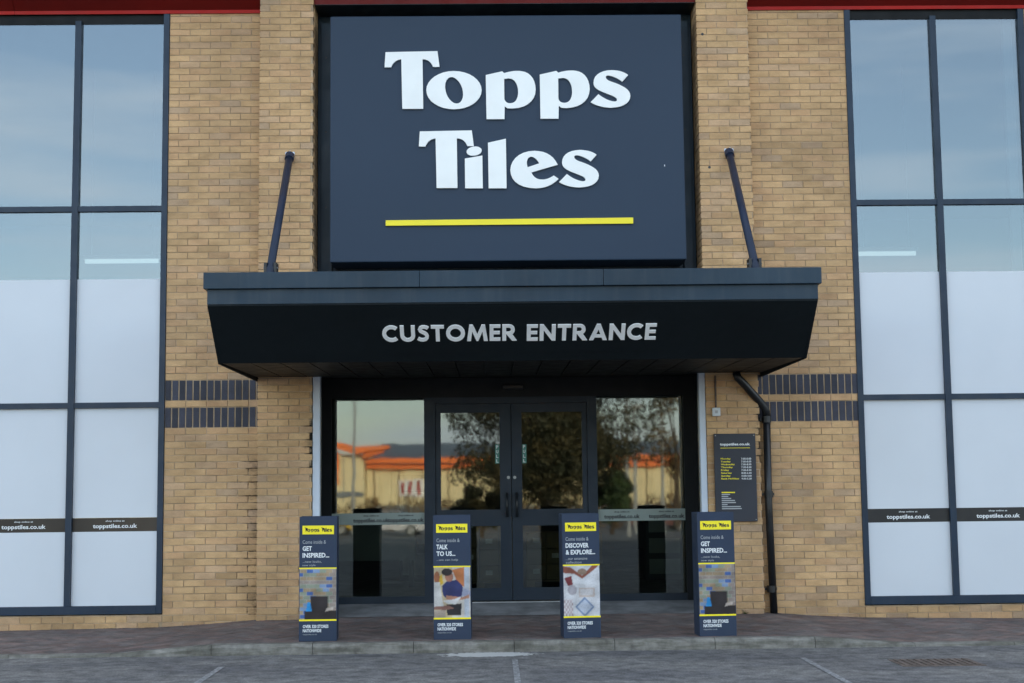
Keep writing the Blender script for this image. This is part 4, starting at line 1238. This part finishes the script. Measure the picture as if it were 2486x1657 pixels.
def picture_mesh(fn, w, h):
    rr = random.Random(5)
    nx, nz_ = 66, 88
    mb = MB()
    vs_, cs = [], []
    for j in range(nz_ + 1):
        for i in range(nx + 1):
            u, v = i / nx, j / nz_
            vs_.append((u * w, 0, v * h)); k_ = 0.86 + 0.16 * math.sin(u * 9 + v * 7) * math.sin(v * 13 - u * 5) + rr.uniform(-0.09, 0.09)
            smp = [fn(min(max(u + du, 0.001), .999), min(max(v + dv, 0.001), .999), rr) for du in (-.008, .008) for dv in (-.006, .006)]
            cs.append(tuple(max(0.01, sum(s[q] for s in smp) / 4 * k_) for q in range(3)))
    fs = [(j * (nx + 1) + i, j * (nx + 1) + i + 1, (j + 1) * (nx + 1) + i + 1, (j + 1) * (nx + 1) + i) for j in range(nz_) for i in range(nx)]
    mb.add(vs_, fs); mb.c = cs; mb.n = True
    return mb.mesh('picture', MT['print'])
SW, SH = 0.345, 1.136
pics = {'sofa': picture_mesh(pic_sofa, 0.335, 0.459), 'people': picture_mesh(pic_people, 0.335, 0.459), 'rugs': picture_mesh(pic_rugs, 0.335, 0.459)}
logo_me = logo_line(0.048 - SW / 2, 0.300 - SW / 2, 0.990, 1.040, -0.0048, 'lettering', MT['inkdark'], None)
shared = {}
def sh(key, fn):
    if key not in shared: shared[key] = fn()
    return shared[key]
def txt_mesh(body, x0, x1, z0, z1, y, mat, bold):
    v, f = fit_text(body, x0 - SW / 2, x1 - SW / 2, z0, z1, bold)
    return MB().add([(p[0], p[1] + y, p[2]) for p in v], f).mesh('lettering', mat)
def stand(x, y, rot, picture, lines, sub, label):
    t = thing('display_stand', label, 'display stand', (x, y, pave_z(x, y) + 0.001), 'display stands along the kerb')
    t.rotation_euler = (radians(R.uniform(-.4, .4)), radians(R.uniform(-.3, .3)), radians(rot))
    h = SW / 2; dpt = 0.26
    link('front_panel', sh('f', lambda: MB().box(-h, h, 0, 0.006, 0, SH).mesh('front_panel', MT['stand'])), t)
    link('back_panel', sh('b', lambda: MB().box(-h, h, dpt - 0.006, dpt, 0, SH).mesh('back_panel', MT['stand'])), t)
    for s_ in (0, 1):
        link('side_panel', sh('s%d' % s_, lambda: (MB().box(-h, -h + 0.006, 0.0065, dpt - 0.0065, 0, SH - 0.002) if s_ == 0 else MB().box(h - 0.006, h, 0.0065, dpt - 0.0065, 0, SH - 0.002)).mesh('side_panel', MT['stand'])), t)
    link('top_panel', sh('t', lambda: MB().box(-h + 0.0065, h - 0.0065, 0.0065, dpt - 0.0065, SH - 0.03, SH - 0.024).mesh('top_panel', MT['stand'])), t)
    link('name_panel', sh('n', lambda: MB().box(0.028 - h, 0.318 - h, -0.003, 0.0, 0.975, 1.055).mesh('name_panel', MT['yellow'])), t)
    link('lettering', logo_me, t)
    link('lettering', sh('come', lambda: txt_mesh('Come inside &', .030, .245, .888, .922, -0.001, MT['lightgrey'], 0.0)), t)
    for i, (body, w_) in enumerate(lines):
        zb = 0.823 - i * 0.062
        link('lettering', sh(body, lambda: txt_mesh(body, .030, .030 + w_, zb, zb + 0.044, -0.001, MT['white'], 0.03)), t)
    for i, (body, w_) in enumerate(sub):
        zb = 0.712 - i * 0.034
        link('lettering', sh(body, lambda: txt_mesh(body, .030, .030 + w_, zb, zb + 0.024, -0.001, MT['lightgrey'], 0.0)), t)
    link('picture', pics[picture], t, loc=(-0.1675, -0.0012, 0.199)).color = (0, 0, 0, 1)
    for z0, z1 in ((0.658, 0.670), (0.184, 0.199)):
        link('yellow_strip', sh('y%f' % z0, lambda: MB().box(-h + 0.001, h - 0.001, -0.0015, 0.0, z0, z1).mesh('yellow_strip', MT['yellow'])), t)
    link('lettering', sh('o1', lambda: txt_mesh('OVER 320 STORES', .036, .270, .120, .150, -0.001, MT['white'], 0.03)), t)
    link('lettering', sh('o2', lambda: txt_mesh('NATIONWIDE', .036, .205, .082, .112, -0.001, MT['white'], 0.03)), t)
    link('lettering', sh('o3', lambda: txt_mesh('toppstiles.co.uk', .036, .165, .054, .070, -0.001, MT['lightgrey'], 0.0)), t)
    return t
GI = [('GET', 0.085), ('INSPIRED...', 0.245)]
GS = [('...new looks,', 0.175), ('new style', 0.12)]
stand(-1.607, -2.03, 2.0, 'sofa', GI, GS, 'dark blue GET INSPIRED stand with a sofa picture in front of the left brick pier')
stand(-0.369, -2.03, -1.0, 'people', [('TALK', 0.105), ('TO US...', 0.175)], [('...we can help', 0.20)], 'dark blue TALK TO US stand with a picture of a man in a navy shirt')
stand(0.829, -2.03, 4.0, 'rugs', [('DISCOVER', 0.215), ('& EXPLORE...', 0.275)], [('...our extensive', 0.20), ('collection', 0.145)], 'dark blue DISCOVER & EXPLORE stand with a pale tile picture')
stand(2.083, -2.03, 3.0, 'sofa', GI, GS, 'dark blue GET INSPIRED stand with a sofa picture below the opening hours board')

# small things by the wall
wd = tag(MB().add([p for k in range(14) for p in ((2.66 + 0.012 * math.sin(k * 2.3), -0.165, pave_z(2.66, -.17)), (2.66 + 0.012 * math.sin(k * 2.3) + 0.008, -0.165, pave_z(2.66, -.17)), (2.66 + 0.05 * math.sin(k * 1.7), -0.185 - 0.02 * (k % 3), pave_z(2.66, -.17) + 0.02 + 0.012 * (k % 4)))],
      [(3 * k, 3 * k + 1, 3 * k + 2) for k in range(14)]).build('weed', paint('weed_leaf', (0.07, 0.10, 0.03), 0.8, 0.2, 20)), 'small green weed at the foot of the right pier', 'plant')

# ------------------------------------------------------------------ inside the shop, seen dimly through the lower glass
def pallet(x, y, n, label):
    t = thing('tile_pallet', label, 'pallet', (x, y, 0.18), 'pallets of tiles behind the doors')
    for k in range(3): bx('bearer', MT['timber'], t, -0.5 + k * 0.45, -0.4 + k * 0.45, -0.4, 0.4, 0.0, 0.10)
    for k in range(6): bx('deck_board', MT['timber'], t, -0.5, 0.5, -0.4 + k * 0.14, -0.30 + k * 0.14, 0.10, 0.12)
    for j in range(n):
        for i in range(4):
            bx('tile_box', MT['card'], t, -0.49 + i * 0.245, -0.255 + i * 0.245, -0.38, 0.38, 0.125 + j * 0.20, 0.318 + j * 0.20)
            if (i + j) % 2 == 0:
                bx('label', MT['paper'], t, -0.42 + i * 0.245, -0.33 + i * 0.245, -0.383, -0.38, 0.20 + j * 0.20, 0.26 + j * 0.20)
pallet(-0.15, 3.4, 4, 'pallet of boxed tiles inside behind the left door')
pallet(0.95, 3.6, 3, 'pallet of boxed tiles inside behind the right door')
ct = thing('counter', 'pale counter inside behind the left entrance pane', 'counter', (-1.55, 3.4, 0.18))
bx('counter_front', MT['counter'], ct, -0.55, 0.55, 0.0, 0.6, 0.38, 0.80)
bx('counter_top', MT['counter'], ct, -0.58, 0.58, -0.03, 0.62, 0.80, 0.84)
for sx in (-0.5, 0.5): bx('leg', MT['shelf'], ct, sx - 0.03, sx + 0.03, 0.05, 0.11, 0.0, 0.38)
for x, y, w, h, lab in ((-1.05, 4.6, 0.45, 1.5, 'dark display unit inside behind the counter'), (2.35, 4.2, 0.5, 1.0, 'dark display unit inside behind the right entrance pane')):
    u = thing('display_unit', lab, 'display unit', (x, y, 0.18), 'display units inside the shop')
    bx('carcass', MT['shelf'], u, -w / 2, w / 2, 0, 0.4, 0, h)
    for k in range(3): bx('sample_tile', MT['counter'], u, -w / 2 + 0.04, w / 2 - 0.04, -0.012, -0.001, 0.12 + k * h * 0.28, 0.12 + k * h * 0.28 + h * 0.2)

# ------------------------------------------------------------------ across the car park: what the entrance glass mirrors
rb = thing('retail_shed', 'cream clad retail shed with orange roof edge mirrored in the entrance glass', 'building', (0, -122, 0))
LOW = -1.4
def rbx(name, mat, *a, **kw): return bx(name, MT[mat], rb, *a, **kw)
mbp = None
for i in range(44):        # ribbed cladding panels, front faces +y (towards the shop)
    x = -12 + i * 1.2
    rbx('wall_panel', 'beige', x, x + 1.16, -18, 0.0 + (0.05 if i % 2 else 0.0), LOW, 3.75)
rbx('tall_block', 'beige', -46, -12.1, -18, 1.2, LOW, 4.9)
for i in range(8): rbx('rib', 'slate', -45 + i * 4.4, -44.9 + i * 4.4, 1.2, 1.26, 0.2, 4.8)
for i in range(22):
    x = -11.4 + i * 2.4
    rbx('panel_rib', 'timber', x, x + 0.16, 0.06, 0.14, LOW, 3.44)
rbx('plinth', 'slate', -12, 41.4, 0.15, 0.22, LOW, -0.2)
rbx('orange_fascia', 'orange', -12, 41.4, 0.0, 0.7, 3.45, 3.85)
rbx('orange_gutter', 'orange', -12, 41.4, 0.3, 1.3, 3.95, 4.45)
MB().prism([(-46, 15.6), (-46, 15.0), (-13.0, 4.9), (-9.6, 5.25), (-9.6, 5.6), (-12.6, 5.55)], 'y', 0.5, 2.6).build('gable_edge', MT['orange'], rb)
MB().prism([(-12.1, 4.5), (-10.2, 4.9), (-10.2, 5.1), (-12.1, 5.2)], 'y', 0.5, 2.2).build('gable_edge', MT['orange'], rb)
rbx('corner_panel', 'orange', -15.9, -14.6, 1.26, 1.4, 2.1, 5.2)
MB().prism([(-18, 3.9), (-0.2, 3.9), (-18, 6.4)], 'x', -12, 41.4).build('roof', MT['slate'], rb)
rbx('poster', 'white', -8.9, -6.4, 0.12, 0.2, 0.7, 2.35)
for k in range(3): rbx('poster_stripe', 'redtrim', -8.7 + k * 0.8, -8.35 + k * 0.8, 0.2, 0.24, 0.9, 2.2)
rbx('grey_band', 'slate', -15.5, -12.2, 1.26, 1.4, 0.75, 1.3)

def leaf_mat(name, a, b_):
    m, t, b = nodes(name)
    c = ramp(t, noise(t, geo_pos(t), 1.6, 3), 0.4, a, 0.6, b_)
    t.links.new(c, b.inputs['Base Color']); b.inputs['Roughness'].default_value = 0.7
    return m
def foliage(mb, blobs, n, size, rr):
    for _ in range(n):
        cx, cy, cz, ra, rb_, rc = rr.choice(blobs)
        while True:
            d = Vector((rr.uniform(-1, 1), rr.uniform(-1, 1), rr.uniform(-1, 1)))
            if 0.35 < d.length < 1: break
        p = Vector((cx + d.x * ra, cy + d.y * rb_, cz + d.z * rc))
        q = Euler((rr.uniform(0, 6.28), rr.uniform(0, 6.28), rr.uniform(0, 6.28))).to_matrix()
        s_ = size * rr.uniform(0.6, 1.3)
        mb.add([p + q @ Vector(v) for v in ((-s_, 0, 0), (0, -s_ * .5, 0), (s_, 0, 0), (0, s_ * .5, 0))], [(0, 1, 2, 3)])
def tree(x, y, h, r, blobs_n, leaves, low, mat, label, cat='tree', seed=3, size=0.11):
    rr = random.Random(seed)
    t = thing('tree' if cat == 'tree' else 'bush', label, cat, (x, y, 0))
    tr = MB(); tr.tube([(0, 0, -0.1), (0.05, 0, low * 0.9), (0.0, 0.1, h * 0.75)], r * 0.07, 10, None, r * 0.02)
    blobs = []
    for k in range(blobs_n):
        a = rr.uniform(0, 6.28); z = rr.uniform(low, h); f = math.sin(pi * min(1, max(0.12, (z - low) / (h - low) * 0.85 + 0.12)))
        d = rr.uniform(0.1, 0.85) * r * f
        p = (d * cos(a), d * sin(a), z)
        blobs.append((*p, r * rr.uniform(.22, .4), r * rr.uniform(.22, .4), r * rr.uniform(.15, .3)))
        tr.tube([(0, 0.05, max(0.3, z * 0.6)), (p[0] * .5, p[1] * .5, z * 0.85), p], r * 0.018, 6, None, 0.01)
    tr.build('trunk', MT['bark'], t)
    fo = MB(); foliage(fo, blobs, leaves, size, rr)
    fo.build('crown', mat, t)
    return t
LF1 = leaf_mat('dark_leaves', (0.030, 0.035, 0.014), (0.075, 0.060, 0.020))
LF2 = leaf_mat('autumn_leaves', (0.10, 0.055, 0.018), (0.16, 0.11, 0.03))
LF3 = leaf_mat('green_leaves', (0.025, 0.050, 0.018), (0.05, 0.085, 0.025))
tree(1.75, -27.6, 8.2, 3.7, 95, 80000, 1.3, LF1, 'large dark tree mirrored in the entrance doors', seed=4, size=0.07)
tree(7.2, -39.0, 5.0, 2.2, 14, 900, 2.2, LF2, 'thin autumn tree mirrored in the right entrance pane', seed=9, size=0.10)
tree(4.0, -31.0, 1.9, 1.25, 12, 3200, 0.45, LF3, 'round green bush mirrored low in the right entrance pane', 'bush', 12)
tree(-0.3, -29.5, 1.5, 1.2, 12, 2600, 0.4, LF1, 'round dark bush mirrored low in the left door', 'bush', 15)
hd = MB(); rr_ = random.Random(8)
for k in range(30):
    foliage(hd, [(-16 + k * 1.3, rr_.uniform(-.4, .4), 1.15 + rr_.uniform(-.3, .5), 0.8, 0.6, 1.05)], 260, 0.13, rr_)
hedge = hd.build('hedge', leaf_mat('hedge_leaves', (0.09, 0.05, 0.02), (0.24, 0.13, 0.03))); hedge.location = (0, -83, LOW)
tag(hedge, 'low autumn hedge mirrored below the retail shed', 'hedge')

def lamp_post(x, y, h, lean, label):
    h += 1.1
    t = thing('lamp_post', label, 'lamp post', (x, y, -1.1), 'car park lamp posts mirrored in the glass')
    MB().tube([(0, 0, 0), (lean, 0, h)], 0.11, 10, None, 0.07).build('post', MT['steel'], t)
    MB().box(lean - 0.12, lean + 0.55, -0.22, 0.22, h - 0.05, h + 0.12).build('lamp_head', MT['steel'], t)
    MB().box(lean, lean + 0.45, -0.16, 0.16, h - 0.08, h - 0.051).build('lens', MT['paper'], t)
lamp_post(7.1, -57.6, 6.6, 0.0, 'tall car park lamp post mirrored nearest the right tree')
lamp_post(7.9, -62.0, 5.9, 0.0, 'shorter car park lamp post mirrored beside the tall one')
lamp_post(9.2, -60.0, 5.5, 0.0, 'car park lamp post mirrored at the right of the glass')
lamp_post(-7.9, -66.0, 7.6, 0.0, 'thin mast mirrored in the left entrance pane')

def car(x, y, rot, col, h, L, label):
    t = thing('parked_car', label, 'car', (x, y, LOW), 'cars parked across the car park')
    t.rotation_euler = (0, 0, radians(rot))
    pm = paint('car_paint', col, 0.25, 0.03, 2)
    k = L / 4.2
    MB().prism([(-2.1 * k, .35), (2.1 * k, .35), (2.1 * k, .62), (1.95 * k, .82), (1.15 * k, .95), (-1.7 * k, .98), (-2.1 * k, .86)], 'y', -0.86, 0.86).build('body', pm, t, bevel=0.05)
    MB().prism([(-1.75 * k, .97), (1.15 * k, .95), (0.45 * k, h - 0.03), (-1.3 * k, h - 0.03)], 'y', -0.72, 0.72).build('windows', MT['carglass'], t, bevel=0.04)
    MB().box(-1.2 * k, 0.42 * k, -0.68, 0.68, h - 0.03, h).build('roof', pm, t, bevel=0.012)
    for wx in (-1.3 * k, 1.3 * k):
        for wy in (-0.78, 0.78):
            w = MB().tube([(wx, wy - 0.1, .32), (wx, wy + 0.1, .32)], 0.32, 18).build('wheel', MT['rubber'], t)
            MB().tube([(wx, wy - 0.105, .32), (wx, wy + 0.105, .32)], 0.19, 12).build('rim', MT['steel'], w)
    for wy in (-0.6, 0.6):
        bx('headlight', MT['paper'], t, 2.02 * k, 2.11 * k, wy - 0.16, wy + 0.16, .62, .76)
        bx('tail_light', MT['redtrim'], t, -2.12 * k, -2.04 * k, wy - 0.14, wy + 0.14, .66, .84)
car(-6.2, -74, 8, (0.6, 0.6, 0.62), 1.42, 4.2, 'white parked car mirrored in the left entrance pane')
car(11.0, -78, 175, (0.10, 0.02, 0.02), 1.40, 4.0, 'dark red parked car mirrored in the right entrance pane')
car(12.6, -84, 90, (0.65, 0.65, 0.62), 1.75, 4.6, 'tall white parked vehicle mirrored in the right entrance pane')
car(-10.8, -76, 0, (0.55, 0.36, 0.03), 1.40, 4.0, 'yellow parked car mirrored at the edge of the left entrance pane')

print('objects', len(bpy.data.objects), 'tris', sum(len(o.data.polygons) for o in bpy.data.objects if o.type == 'MESH'))
